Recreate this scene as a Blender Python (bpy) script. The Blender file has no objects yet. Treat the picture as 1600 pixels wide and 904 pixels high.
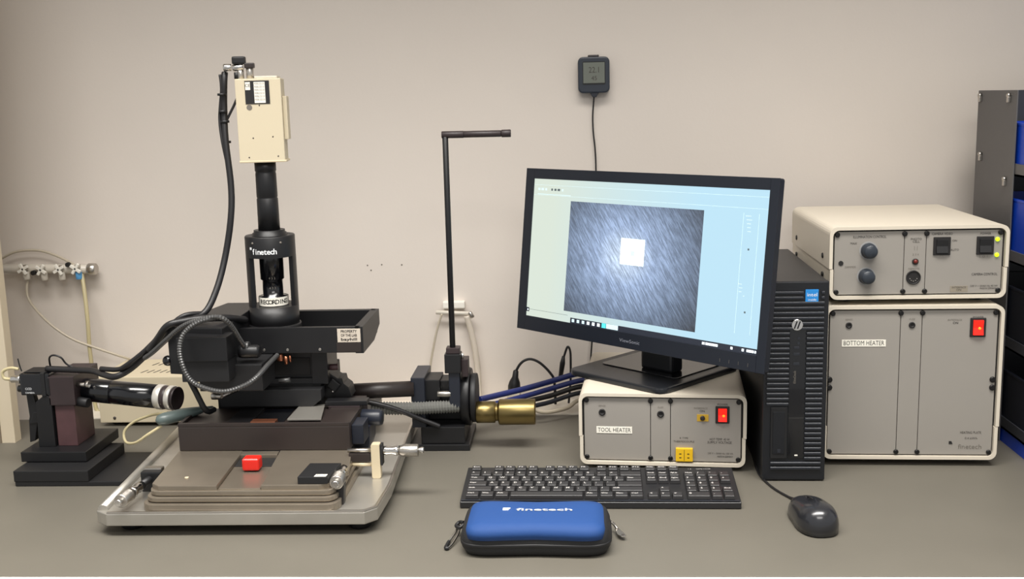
import bpy, bmesh, math, random
from mathutils import Vector, Matrix
random.seed(4)
C = bpy.context.scene.collection
PI = math.pi
R = math.radians
DZ = 0.75                       # height of the desk top; every thing below is laid out from the desk top up

# ------------------------------------------------------------------ camera
F = 1700.0
yaw, pit, rol = R(3.4), R(10.0), R(1.46)
fwd = Vector((-math.sin(yaw)*math.cos(pit), math.cos(yaw)*math.cos(pit), -math.sin(pit)))
rt = fwd.cross(Vector((0, 0, 1))).normalized(); up0 = rt.cross(fwd)
rr = rt*math.cos(rol) - up0*math.sin(rol); uu = rt*math.sin(rol) + up0*math.cos(rol)
cd = bpy.data.cameras.new('camera'); cam = bpy.data.objects.new('camera', cd); C.objects.link(cam)
cd.sensor_width = 36.0; cd.lens = F/1600*36.0; cd.clip_start = .05
cam.matrix_world = Matrix(((rr.x, uu.x, -fwd.x, 0), (rr.y, uu.y, -fwd.y, 0), (rr.z, uu.z, -fwd.z, .63+DZ), (0, 0, 0, 1)))
bpy.context.scene.camera = cam

# ------------------------------------------------------------------ light and exposure
vs = bpy.context.scene.view_settings
vs.view_transform = 'Standard'; vs.look = 'None'; vs.gamma = 1; vs.exposure = 0.16
w = bpy.data.worlds.new('room_ambience'); bpy.context.scene.world = w; w.use_nodes = True
w.node_tree.nodes['Background'].inputs[0].default_value = (.97, .97, .96, 1)
w.node_tree.nodes['Background'].inputs[1].default_value = 0.52
def area(name, loc, rot, sx, sy, power, col, spread=180):
    l = bpy.data.lights.new(name, 'AREA'); l.shape = 'RECTANGLE'; l.size = sx; l.size_y = sy
    l.energy = power; l.color = col; l.spread = R(spread)
    o = bpy.data.objects.new(name, l); o.location = loc; o.rotation_euler = rot; C.objects.link(o)
area('ceiling_panel_light', (-.22, 1.00, 2.62), (R(4), 0, 0), 2.4, .5, 37, (1, .97, .925), 99)
area('ceiling_panel_light', (.2, -.6, 2.65), (0, 0, 0), 1.4, .8, 30, (1, .97, .93))

# ------------------------------------------------------------------ materials
def lin(c): c /= 255; return c/12.92 if c <= .04045 else ((c+.055)/1.055)**2.4
def mat(name, rgb, rough=.5, metal=0, bump=0, bscale=300, vary=0, vscale=6, emit=0, coat=0, spec=.5):
    m = bpy.data.materials.new(name); m.use_nodes = True; nt = m.node_tree; b = nt.nodes['Principled BSDF']
    col = (lin(rgb[0]), lin(rgb[1]), lin(rgb[2]), 1)
    b.inputs['Base Color'].default_value = col; b.inputs['Roughness'].default_value = rough
    b.inputs['Metallic'].default_value = metal; b.inputs['Specular IOR Level'].default_value = spec
    if coat: b.inputs['Coat Weight'].default_value = coat
    if emit: b.inputs['Emission Color'].default_value = col; b.inputs['Emission Strength'].default_value = emit
    if vary or bump:
        tc = nt.nodes.new('ShaderNodeTexCoord')
    if vary:
        n = nt.nodes.new('ShaderNodeTexNoise'); n.inputs['Scale'].default_value = vscale; n.inputs['Detail'].default_value = 5
        nt.links.new(tc.outputs['Object'], n.inputs['Vector'])
        mr = nt.nodes.new('ShaderNodeMapRange'); mr.inputs[3].default_value = 1-vary; mr.inputs[4].default_value = 1+vary
        mr.inputs[1].default_value = .3; mr.inputs[2].default_value = .7
        nt.links.new(n.outputs['Fac'], mr.inputs[0])
        mx = nt.nodes.new('ShaderNodeVectorMath'); mx.operation = 'SCALE'; mx.inputs[0].default_value = col[:3]
        nt.links.new(mr.outputs[0], mx.inputs['Scale']); nt.links.new(mx.outputs[0], b.inputs['Base Color'])
    if bump:
        n2 = nt.nodes.new('ShaderNodeTexNoise'); n2.inputs['Scale'].default_value = bscale; n2.inputs['Detail'].default_value = 3
        nt.links.new(tc.outputs['Object'], n2.inputs['Vector'])
        bp = nt.nodes.new('ShaderNodeBump'); bp.inputs['Strength'].default_value = bump; bp.inputs['Distance'].default_value = .001
        nt.links.new(n2.outputs['Fac'], bp.inputs['Height']); nt.links.new(bp.outputs[0], b.inputs['Normal'])
    return m
M = dict(
    wall=mat('painted_wall', (216, 207, 198), .85, vary=.02, vscale=3, bump=.15, bscale=180),
    casing=mat('beige_paint', (205, 192, 168), .55, vary=.02),
    casing2=mat('beige_groove', (120, 108, 90), .7),
    floor=mat('grey_floor', (120, 115, 108), .6, vary=.08),
    desk=mat('desk_laminate', (98, 94, 85), .5, vary=.035, vscale=9, bump=.1, bscale=500),
    edge=mat('white_edge', (236, 232, 222), .4),
    cream=mat('cream_powder_coat', (206, 197, 181), .45, bump=.12, bscale=900),
    cream2=mat('beige_powder_coat', (202, 190, 164), .5, bump=.12, bscale=900),
    panel=mat('brushed_front_panel', (150, 145, 138), .42, metal=.12, vary=.02, vscale=4),
    backing=mat('dark_gap', (22, 20, 20), .7),
    screw=mat('black_screw', (20, 19, 19), .4, metal=.3),
    black=mat('black_anodised', (20, 20, 22), .42, vary=.12, vscale=20, spec=.45),
    black2=mat('matt_black', (19, 19, 21), .55),
    gloss=mat('gloss_black', (12, 13, 17), .2, coat=.4),
    navy=mat('dark_navy_metal', (28, 32, 42), .4),
    maroon=mat('worn_brown_anodise', (46, 36, 37), .45, vary=.15, vscale=25),
    maroon2=mat('reddish_anodise', (74, 50, 52), .5, vary=.12, vscale=40),
    brown=mat('brown_black_block', (42, 35, 33), .42, vary=.06, vscale=15),
    chrome=mat('chrome', (215, 212, 208), .16, metal=1),
    satin=mat('satin_steel', (190, 185, 178), .33, metal=1, vary=.05, vscale=40),
    steel=mat('ground_steel', (178, 174, 166), .32, metal=.7, vary=.08, vscale=14),
    plate=mat('worn_steel_plate', (146, 136, 122), .32, metal=.7, vary=.1, vscale=10),
    brass=mat('brass', (130, 114, 74), .34, metal=1, vary=.04, vscale=30),
    ivory=mat('ivory_bracket', (212, 198, 168), .4, metal=.3),
    copper=mat('copper', (150, 96, 72), .35, metal=.8),
    red=mat('red_plastic', (205, 34, 24), .35),
    redlit=mat('lit_red_rocker', (255, 30, 18), .3, emit=.85),
    amber=mat('lit_neon', (255, 120, 30), .3, emit=1.6),
    greenlit=mat('lit_green_led', (190, 235, 20), .3, emit=1.3),
    ledred=mat('dull_red_led', (110, 34, 26), .3),
    yellow=mat('yellow_plastic', (222, 178, 34), .4),
    oldyellow=mat('ochre_label', (190, 152, 44), .5),
    white=mat('white_label', (232, 228, 216), .5),
    whitep=mat('white_print', (226, 228, 230), .5),
    ink=mat('dark_print', (62, 56, 52), .6),
    blackink=mat('black_print', (24, 22, 22), .6),
    greyink=mat('grey_print', (112, 106, 98), .6),
    rubber=mat('black_rubber', (17, 17, 19), .5),
    cable=mat('black_cable', (24, 23, 25), .45),
    hose=mat('ribbed_hose', (84, 84, 84), .4, metal=.6),
    tube=mat('clear_grey_tube', (186, 176, 158), .3),
    ytube=mat('yellowish_tube', (190, 178, 140), .3),
    bluetube=mat('blue_hose', (28, 40, 98), .35),
    blueval=mat('blue_plug', (90, 160, 214), .4),
    fitting=mat('plastic_fitting', (205, 198, 186), .3),
    bin=mat('blue_bin', (10, 60, 175), .4),
    shadebin=mat('shaded_bin', (18, 22, 34), .5),  # bin colour darkened to carry the shade on the lower trays
    rack=mat('grey_rack_paint', (88, 86, 86), .5),
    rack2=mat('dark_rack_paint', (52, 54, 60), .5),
    pc=mat('pc_black_plastic', (16, 18, 23), .42),
    slat=mat('pc_louvre', (34, 37, 44), .4),
    bezel=mat('monitor_bezel', (18, 23, 33), .35),
    stand=mat('monitor_stand', (26, 28, 32), .35),
    kb=mat('keyboard_body', (29, 29, 31), .4),
    key=mat('key_plastic', (45, 44, 45), .42),
    legend=mat('key_legend', (190, 186, 182), .5),
    mouse=mat('mouse_plastic', (33, 34, 38), .26, coat=.3),
    neo=mat('blue_neoprene', (16, 62, 122), .7, bump=.5, bscale=1500),
    neob=mat('black_neoprene', (23, 24, 27), .62, bump=.5, bscale=1500),
    lcd=mat('lcd_grey', (104, 108, 100), .3),
    teal=mat('grey_green_plastic', (84, 96, 94), .35),
    ring=mat('bright_ring', (222, 218, 210), .38, metal=.6, vary=.05, vscale=60),
    bellow=mat('grey_bellows', (112, 112, 108), .5),
    sticker=mat('blue_sticker', (34, 128, 200), .3),
)

# screen image: what the monitor shows, with the viewing-angle tint painted in
def screen_mat(kind):
    m = bpy.data.materials.new('screen_'+kind); m.use_nodes = True; nt = m.node_tree; b = nt.nodes['Principled BSDF']
    b.inputs['Base Color'].default_value = (.01, .01, .01, 1); b.inputs['Roughness'].default_value = .35
    tc = nt.nodes.new('ShaderNodeTexCoord')
    def N(t): return nt.nodes.new(t)
    if kind == 'desktop':
        sp = N('ShaderNodeSeparateXYZ'); nt.links.new(tc.outputs['Generated'], sp.inputs[0])
        rp = N('ShaderNodeValToRGB'); e = rp.color_ramp.elements
        e[0].color = (lin(214), lin(225), lin(212), 1); e[1].color = (lin(186), lin(224), lin(242), 1)  # greenish to bluish ramp: viewing-angle falloff put into the emission colour
        e[0].position = .1; e[1].position = .75
        nt.links.new(sp.outputs[0], rp.inputs[0]); nt.links.new(rp.outputs[0], b.inputs['Emission Color'])
        b.inputs['Emission Strength'].default_value = .93
        return m
    # live microscope picture: bright centre, scratched metal
    sp = N('ShaderNodeSeparateXYZ'); nt.links.new(tc.outputs['Generated'], sp.inputs[0])
    mp = N('ShaderNodeMapping'); mp.inputs['Rotation'].default_value = (0, 0, R(-28)); mp.inputs['Scale'].default_value = (1, 1, 1)
    nt.links.new(tc.outputs['Generated'], mp.inputs[0])
    mp2 = N('ShaderNodeMapping'); mp2.inputs['Scale'].default_value = (100, 8, 1); nt.links.new(mp.outputs[0], mp2.inputs[0])
    n = N('ShaderNodeTexNoise'); n.inputs['Scale'].default_value = 1; n.inputs['Detail'].default_value = 6; n.inputs['Roughness'].default_value = .75
    nt.links.new(mp2.outputs[0], n.inputs['Vector'])
    mr = N('ShaderNodeMapRange'); mr.inputs[1].default_value = .42; mr.inputs[2].default_value = .72
    mr.inputs[3].default_value = .70; mr.inputs[4].default_value = 1.9; nt.links.new(n.outputs['Fac'], mr.inputs[0])
    d = N('ShaderNodeVectorMath'); d.operation = 'DISTANCE'; d.inputs[1].default_value = (.46, .55, .5)
    fl = N('ShaderNodeVectorMath'); fl.operation = 'MULTIPLY'; fl.inputs[1].default_value = (1, .85, 0)
    ad = N('ShaderNodeVectorMath'); ad.operation = 'ADD'; ad.inputs[1].default_value = (0, .08, .5)
    nt.links.new(tc.outputs['Generated'], fl.inputs[0]); nt.links.new(fl.outputs[0], ad.inputs[0]); nt.links.new(ad.outputs[0], d.inputs[0])
    rp = N('ShaderNodeValToRGB'); e = rp.color_ramp.elements
    e[0].position = .0; e[0].color = (lin(205), lin(222), lin(242), 1)
    e[1].position = .72; e[1].color = (lin(52), lin(56), lin(62), 1)
    e2 = e.new(.22); e2.color = (lin(152), lin(172), lin(204), 1)
    e3 = e.new(.46); e3.color = (lin(110), lin(126), lin(150), 1)
    nt.links.new(d.outputs['Value'], rp.inputs[0])
    mx = N('ShaderNodeVectorMath'); mx.operation = 'SCALE'; nt.links.new(rp.outputs[0], mx.inputs[0]); nt.links.new(mr.outputs[0], mx.inputs['Scale'])
    nt.links.new(mx.outputs[0], b.inputs['Emission Color']); b.inputs['Emission Strength'].default_value = .95
    return m
M['desktop'] = screen_mat('desktop'); M['live'] = screen_mat('live')
M['chip'] = mat('screen_chip', (212, 228, 226), .4, emit=.80)
M['chipline'] = mat('screen_chip_line', (170, 186, 190), .4, emit=.75)
M['taskbar'] = mat('screen_taskbar', (30, 34, 44), .4, emit=.6)
M['icon'] = mat('screen_icon_white', (215, 228, 235), .4, emit=.9)
M['icon2'] = mat('screen_icon_teal', (70, 180, 190), .4, emit=.9)
M['uiink'] = mat('screen_ui_ink', (70, 80, 84), .4, emit=.6)
M['uipale'] = mat('screen_ui_line', (168, 190, 196), .4, emit=.9)

# ------------------------------------------------------------------ mesh helpers
def mtx(loc=(0, 0, 0), rot=(0, 0, 0)):
    from mathutils import Euler
    return Matrix.Translation(loc) @ Euler(rot, 'XYZ').to_matrix().to_4x4()
class MB:
    """collects shapes in one bmesh; build() links them as one mesh object"""
    def __init__(s): s.bm = bmesh.new()
    def _add(s, vs_, fs, T=None, smooth=False):
        vv = [s.bm.verts.new(T @ Vector(v) if T else v) for v in vs_]
        for f in fs:
            try:
                q = s.bm.faces.new([vv[i] for i in f]); q.smooth = smooth
            except ValueError: pass
        return vv
    def box(s, x0, x1, y0, y1, z0, z1, bev=0.0, T=None, seg=2):
        b = bmesh.new(); r = bmesh.ops.create_cube(b, size=1)
        for v in b.verts: v.co = Vector((x0+(v.co.x+.5)*(x1-x0), y0+(v.co.y+.5)*(y1-y0), z0+(v.co.z+.5)*(z1-z0)))
        if bev: bmesh.ops.bevel(b, geom=list(b.edges), offset=bev, segments=seg, profile=.6, affect='EDGES')
        s._merge(b, T); return s
    def _merge(s, b, T=None):
        b.verts.ensure_lookup_table(); b.verts.index_update()
        s._add([v.co.copy() for v in b.verts], [[v.index for v in f.verts] for f in b.faces], T); b.free()
    def prism(s, pts, d0, d1, plane='xy', bev=0, T=None):
        """polygon pts extruded from d0 to d1 along the axis missing in plane"""
        b = bmesh.new()
        def P3(p, d): return {'xy': (p[0], p[1], d), 'xz': (p[0], d, p[1]), 'yz': (d, p[0], p[1])}[plane]
        lo = [b.verts.new(P3(p, d0)) for p in pts]; hi = [b.verts.new(P3(p, d1)) for p in pts]
        n = len(pts); b.faces.new(lo); b.faces.new(hi)
        for i in range(n): b.faces.new((lo[i], lo[(i+1) % n], hi[(i+1) % n], hi[i]))
        bmesh.ops.recalc_face_normals(b, faces=b.faces)
        if bev: bmesh.ops.bevel(b, geom=list(b.edges), offset=bev, segments=2, profile=.6, affect='EDGES')
        s._merge(b, T); return s
    def lathe(s, prof, p0, axis, seg=28, caps=True):
        """prof = [(distance along axis, radius)...]"""
        a = Vector(axis).normalized(); t = Vector((0, 0, 1)) if abs(a.z) < .9 else Vector((1, 0, 0))
        u = a.cross(t).normalized(); v = a.cross(u); p0 = Vector(p0); rings = []
        for d, r in prof:
            rings.append([s.bm.verts.new(p0+a*d+(u*math.cos(2*PI*i/seg)+v*math.sin(2*PI*i/seg))*max(r, 1e-5)) for i in range(seg)])
        for A, B in zip(rings, rings[1:]):
            for i in range(seg):
                f = s.bm.faces.new((A[i], A[(i+1) % seg], B[(i+1) % seg], B[i])); f.smooth = True
        if caps: s.bm.faces.new(rings[0]); s.bm.faces.new(rings[-1])
        return s
    def cyl(s, p0, p1, r, seg=24, bev=0, r2=None):
        p0, p1 = Vector(p0), Vector(p1); L = (p1-p0).length; r2 = r if r2 is None else r2
        pr = [(0, r-bev), (bev, r), (L-bev, r2), (L, r2-bev)] if bev else [(0, r), (L, r2)]
        return s.lathe(pr, p0, p1-p0, seg)
    def tube(s, pts, r, seg=10, sub=6, ribs=None):
        P = [Vector(p) for p in pts]; Q = []
        for i in range(len(P)-1):
            a, b, c, d = P[max(i-1, 0)], P[i], P[i+1], P[min(i+2, len(P)-1)]
            for k in range(sub):
                t = k/sub; Q.append(.5*((2*b)+(-a+c)*t+(2*a-5*b+4*c-d)*t*t+(-a+3*b-3*c+d)*t**3))
        Q.append(P[-1])
        if ribs:                                     # resample evenly, alternating radius = corrugated hose
            L = [0]
            for a, b in zip(Q, Q[1:]): L.append(L[-1]+(b-a).length)
            n = int(L[-1]/ribs)*2; out = []; j = 0
            for k in range(n+1):
                d = L[-1]*k/n
                while j < len(L)-2 and L[j+1] < d: j += 1
                t = (d-L[j])/max(L[j+1]-L[j], 1e-9); out.append(Q[j].lerp(Q[j+1], min(max(t, 0), 1)))
            Q = out
        rings = []; u = None
        for i, p in enumerate(Q):
            a = (Q[min(i+1, len(Q)-1)]-Q[max(i-1, 0)]).normalized()
            if u is None: u = a.cross(Vector((.3, .2, 1))).normalized()
            u = (u-a*u.dot(a)).normalized(); v = a.cross(u)
            ra = r*(1 if not ribs or i % 2 else .80)
            rings.append([s.bm.verts.new(p+(u*math.cos(2*PI*k/seg)+v*math.sin(2*PI*k/seg))*ra) for k in range(seg)])
        for A, B in zip(rings, rings[1:]):
            for k in range(seg):
                f = s.bm.faces.new((A[k], A[(k+1) % seg], B[(k+1) % seg], B[k])); f.smooth = not ribs
        s.bm.faces.new(rings[0]); s.bm.faces.new(rings[-1]); return s
    def sphere(s, c, r, seg=16):
        b = bmesh.new(); bmesh.ops.create_uvsphere(b, u_segments=seg, v_segments=seg//2+2, radius=1)
        rr_ = r if hasattr(r, '__len__') else (r, r, r)
        for v in b.verts: v.co = Vector((c[0]+v.co.x*rr_[0], c[1]+v.co.y*rr_[1], c[2]+v.co.z*rr_[2]))
        n0 = len(s.bm.faces); s._merge(b); s.bm.faces.ensure_lookup_table()
        for f in s.bm.faces[n0:]: f.smooth = True
        return s
    def build(s, name, material, parent=None, off=None, T=None):
        if off is None: off = parent_off(parent)
        if T: bmesh.ops.transform(s.bm, matrix=T, verts=s.bm.verts)
        if off: bmesh.ops.translate(s.bm, vec=Vector(off)*-1, verts=s.bm.verts)
        bmesh.ops.recalc_face_normals(s.bm, faces=s.bm.faces)
        me = bpy.data.meshes.new(name); s.bm.to_mesh(me); s.bm.free(); me.materials.append(material)
        o = bpy.data.objects.new(name, me); C.objects.link(o)
        if parent: o.parent = parent; OFF[o.name] = off
        return o
OFF = {}
def parent_off(p): return OFF.get(p.name) if p else None
def tag(o, label=None, cat=None, group=None, kind=None):
    if label: o['label'] = label
    if cat: o['category'] = cat
    if group: o['group'] = group
    if kind: o['kind'] = kind
    return o
def thing(name, label, cat, loc, rz=0, group=None, local=False):
    """an Empty at the thing's base; parts are laid out in desk coordinates (or in the thing's own frame if local)"""
    o = bpy.data.objects.new(name, None); o.empty_display_size = .05; C.objects.link(o)
    o.location = (loc[0], loc[1], loc[2]+DZ); o.rotation_euler = (0, 0, rz)
    OFF[o.name] = None if local else Vector(loc)
    return tag(o, label, cat, group)
def single(mb, name, m, loc, label, cat, group=None):
    o = mb.build(name, m, None, off=loc); o.location = (loc[0], loc[1], loc[2]+DZ); return tag(o, label, cat, group)
_tc = {}
def text(s, size, T, m, parent, name='lettering', align='CENTER', width=None, flat=1.0, bold=0.0):
    """flat lettering as a thin mesh; T maps the text plane (x right, y up) to the thing's coordinates"""
    key = (s, align, bold)
    if key not in _tc:
        cu = bpy.data.curves.new('lettering', 'FONT'); cu.body = s; cu.align_x = align; cu.align_y = 'CENTER'; cu.size = 1
        cu.resolution_u = 2; cu.offset = bold
        o = bpy.data.objects.new('lettering', cu); C.objects.link(o); bpy.context.view_layer.update()
        me = bpy.data.meshes.new_from_object(o.evaluated_get(bpy.context.evaluated_depsgraph_get()))
        bpy.data.objects.remove(o); bpy.data.curves.remove(cu)
        _tc[key] = ([v.co.copy() for v in me.vertices], [list(p.vertices) for p in me.polygons])
    V, Fc = _tc[key]
    if not V: return
    w0 = max(v.x for v in V)-min(v.x for v in V)
    kx = (width/w0) if width else size
    b = MB(); b._add([Vector((v.x*kx, v.y*size*flat, 0)) for v in V], Fc, T)
    off = parent_off(parent)
    if off: bmesh.ops.translate(b.bm, vec=off*-1, verts=b.bm.verts)
    me = bpy.data.meshes.new(name); b.bm.to_mesh(me); b.bm.free(); me.materials.append(m)
    o = bpy.data.objects.new(name, me); C.objects.link(o); o.parent = parent; OFF[o.name] = off
    return o
def front(x, y, z): return mtx((x, y, z), (R(90), 0, 0))          # a text plane that faces the viewer (-y)
def rrect(x0, x1, y0, y1, r, n=5):
    P = []
    for cx, cy, a in ((x1-r, y0+r, -90), (x1-r, y1-r, 0), (x0+r, y1-r, 90), (x0+r, y0+r, 180)):
        for k in range(n+1): P.append((cx+r*math.cos(R(a+90*k/n)), cy+r*math.sin(R(a+90*k/n))))
    return P

# ------------------------------------------------------------------ setting
def struct(name, mb, m, parent=None):
    o = mb.build(name, m, parent)
    if not parent: o.location.z += DZ; o['kind'] = 'structure'
    return o
b = MB(); b.box(-2.6, 2.6, -1.6, 2.6, -.77, -.75); struct('floor', b, M['floor'])
b = MB(); b.box(-2.6, 2.6, 2.22, 2.30, -.75, 2.1); wall = struct('wall_back', b, M['wall'])
b = MB(); b.box(-2.6, 2.6, -1.6, 2.3, 2.1, 2.15); struct('ceiling', b, mat('ceiling_white', (225, 220, 210), .9))
for x, z in ((-.432, .2935), (-.425, .283), (-.402, .2945), (-.360, .2935)):
    b = MB(); b.cyl((x, 2.2195, z), (x, 2.2205, z), .0016, 10); b.build('screw_hole', M['greyink'], wall)
b = MB(); b.box(-1.55, -1.081, 1.955, 1.98, -.75, 2.1, .002); tr = struct('trim_1', b, M['casing'])
for x in (-1.110, -1.165, -1.23): b = MB(); b.box(x-.003, x+.003, 1.9530, 1.957, -.74, 2.09); b.build('groove', M['casing2'], tr)
b = MB(); b.box(-1.075, 1.5, 2.112, 2.22, -.05, .002, .0015); struct('trim_2', b, mat('white_sill', (222, 214, 200), .5))

# desk
d = thing('desk', 'long grey beige laminate workbench with a white front edge carrying all the equipment', 'desk', (0, 1.74, -DZ))
b = MB(); b.box(-1.45, 1.5, 1.3635, 2.11, -.035, 0, .0015); b.build('desktop', M['desk'], d)
b = MB(); b.box(-1.45, 1.5, 1.3555, 1.3635, -.035, -.0005, .002); b.build('edge_band', M['edge'], d)
for x in (-1.4, 1.4):
    for y in (1.42, 2.04): b = MB(); b.box(x-.025, x+.025, y-.025, y+.025, -DZ, -.035, .003); b.build('leg', M['rack'], d)

# ------------------------------------------------------------------ instrument cases (three alike chassis)
def U_shell(W, D, z0, z1, t, r, up, yb=0):
    """a folded sheet: half of the case, open towards the seam"""
    n = 6; out = []; inn = []
    h = W/2
    if up:
        o_ = [(h, z0)]+[(h-r+r*math.cos(R(90*k/n)), z1-r+r*math.sin(R(90*k/n))) for k in range(n+1)]
        o_ += [(-p[0], p[1]) for p in reversed(o_)]
        ri = r-t*.5; i_ = [(h-t, z0)]+[(h-t-ri+ri*math.cos(R(90*k/n)), z1-t-ri+ri*math.sin(R(90*k/n))) for k in range(n+1)]
        i_ += [(-p[0], p[1]) for p in reversed(i_)]
    else:
        o_ = [(h, z1)]+[(h-r+r*math.cos(R(-90*k/n)), z0+r+r*math.sin(R(-90*k/n))) for k in range(n+1)]
        o_ += [(-p[0], p[1]) for p in reversed(o_)]
        ri = r-t*.5; i_ = [(h-t, z1)]+[(h-t-ri+ri*math.cos(R(-90*k/n)), z0+t+ri+ri*math.sin(R(-90*k/n))) for k in range(n+1)]
        i_ += [(-p[0], p[1]) for p in reversed(i_)]
    b = MB(); N = len(o_)
    vf = [b.bm.verts.new((p[0], 0, p[1])) for p in o_]; vb = [b.bm.verts.new((p[0], D, p[1])) for p in o_]
    wf = [b.bm.verts.new((p[0], 0, p[1])) for p in i_]; wb = [b.bm.verts.new((p[0], D, p[1])) for p in i_]
    for k in range(N-1):
        for q in ((vf[k], vf[k+1], vb[k+1], vb[k]), (wf[k], wb[k], wb[k+1], wf[k+1]), (vf[k], wf[k], wf[k+1], vf[k+1]), (vb[k], vb[k+1], wb[k+1], wb[k])):
            f = b.bm.faces.new(q)
    for k in (0, N-1): b.bm.faces.new((vf[k], vb[k], wb[k], wf[k]))
    return b
def screwhead(x, z, par, y=.0, r=.0042):
    b = MB(); b.lathe([(0, r*.7), (.0008, r), (.0032, r)], (x, y-.0035, z), (0, 1, 0), 12); return b.build('screw', M['screw'], par)
def case(root, W, D, H, seam, fr, foot=.008, bottom_lip=.008):
    t = .0055
    U_shell(W, D, seam, H, t, .013, True).build('top_cover', M['cream'], root)
    bc = U_shell(W-.003, D-.002, foot, seam-.001, t, .013, False).build('bottom_tray', M['cream'], root)
    for sx in (-1, 1):
        for sy in (.045, D-.045):
            b = MB(); b.cyl((sx*(W/2-.035), sy, 0), (sx*(W/2-.035), sy, foot+.001), .012, 20, .001, .013); b.build('foot', M['rubber'], root)
    b = MB(); b.box(-W/2+.004, W/2-.004, .009, .012, foot+.004, H-.004); b.build('front_backing', M['backing'], root)
    b = MB(); b.box(-W/2+.004, W/2-.004, D-.008, D-.004, foot+.004, H-.004); b.build('rear_panel', M['panel'], root)
    x0, x1 = -W/2+.0085, W/2-.0085; z0, z1 = foot+.0075, H-.0085
    cuts = [x0]+[x0+f*(x1-x0) for f in fr]+[x1]
    for a, c in zip(cuts, cuts[1:]):
        b = MB(); b.box(a+.0005, c-.0005, .005, .009, z0, z1, .0005); b.build('front_panel', M['panel'], root)
    for z in (z1-.0045, z0+.0045):
        for x in (x0+.0045, cuts[1], cuts[2], x1-.0045): screwhead(x, z, root, .0055)
    # side screws, a pair above and below the seam at either end
    for sy in (.05, D-.05):
        for dz in (.016, -.016):
            for sx in (-1, 1):
                b = MB(); b.lathe([(0, .0035), (.0015, .005), (.003, .004)], (sx*(W/2-.001), sy, seam+dz), (sx, 0, 0), 12)
                b.build('screw', M['screw'], root)
    return x0, x1, z0, z1
def socket(x, z, par, r=.0058):
    b = MB(); b.lathe([(0, r*.75), (.001, r), (.003, r), (.003, r*.55), (.0015, r*.5)], (x, .0062, z), (0, -1, 0), 18, caps=True)
    return b.build('jack_socket', M['blackink'], par)
def rocker(x, z, par, lit, w=.024, h=.030):
    b = MB(); b.box(x-w/2, x+w/2, .0025, .0055, z-h/2, z+h/2, .001); f = b.build('power_switch', M['blackink'], par)
    b = MB(); b.prism([(.0028, z-h/2+.0035), (-.0015, z-h/2+.004), (.0012, z), (-.0002, z+h/2-.004), (.0028, z+h/2-.0035)], x-w/2+.0045, x+w/2-.0045, 'yz', .0005)
    r_ = b.build('rocker', M['redlit' if lit else 'black2'], f)
    if lit:
        b = MB(); b.sphere((x+.0018, .0004, z-.001), (.0025, .0012, .0022), 10); tag(b.build('neon_lamp', M['amber'], f), 'glowing orange neon spot')
    return f
def T_(s, size, x, z, par, m='ink', width=None, y=.0046, **k): return text(s, size, front(x, y, z), M[m], par, width=width, **k)

# tool heater (under the monitor)
W, H = .2805, .1335
th = thing('heater_controller', 'low cream control box labelled TOOL HEATER under the monitor, red lit switch', 'controller', (.1417, 1.7788, 0), R(-5), local=True)
x0, x1, z0, z1 = case(th, W, .30, H, .058, (.428, .555))
U = lambda u: x0+u*(x1-x0)
V_ = lambda v: z1-v*(z1-z0)
socket(U(.118), V_(.235), th); socket(U(.492), V_(.25), th)
T_('SENSE', .0045, U(.118), V_(.135), th, 'greyink'); T_('FUSE', .0045, U(.492), V_(.145), th, 'greyink')
b = MB(); b.box(U(.08), U(.31), .0042, .0052, V_(.573), V_(.465), .0003); lb = b.build('name_label', M['white'], th)
T_('TOOL HEATER', .0105, U(.195), V_(.52), lb, 'blackink', width=.056, y=.0041)
rocker(U(.882), V_(.245), th, True, .023, .0295)
T_('POWER', .005, U(.882), V_(.085), th); T_('INTERFACE', .0045, U(.745), V_(.15), th, 'greyink'); T_('ON', .0055, U(.755), V_(.195), th, 'blackink')
b = MB(); b.box(U(.722), U(.795), .0040, .0052, V_(.355), V_(.245), .0004); c = b.build('connector_plate', M['oldyellow'], th)
b = MB(); b.lathe([(0, .004), (.003, .004), (.003, .002)], (U(.757), .0042, V_(.30)), (0, -1, 0), 14); b.build('connector', M['brown'], c)
T_('K TYPE', .0045, U(.64), V_(.63), th); T_('THERMOCOUPLE', .0045, U(.64), V_(.685), th)
b = MB(); b.box(U(.588), U(.697), -.0015, .0052, V_(.99), V_(.78), .001); c = b.build('thermocouple_socket', M['yellow'], th)
for uu_ in (.617, .668):
    for vv_ in (.865, .925):
        b = MB(); b.box(U(uu_)-.0018, U(uu_)+.0018, -.0019, -.0010, V_(vv_)-.0007, V_(vv_)+.0007); b.build('slot', M['brown'], c)
b = MB(); b.box(U(.642)-.0004, U(.642)+.0004, -.0018, -.0010, V_(.97), V_(.80)); b.build('slot', M['brown'], c)
T_('HOT TEMP. 40 W', .006, U(.865), V_(.64), th, width=.033); T_('SUPPLY VOLTAGE', .006, U(.865), V_(.69), th, width=.040)
T_('230 V ~ 50/60 Hz 100 VA', .0045, U(.87), V_(.865), th, width=.042); T_('MADE IN GERMANY', .0045, U(.90), V_(.915), th, 'blackink', width=.026)

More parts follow.
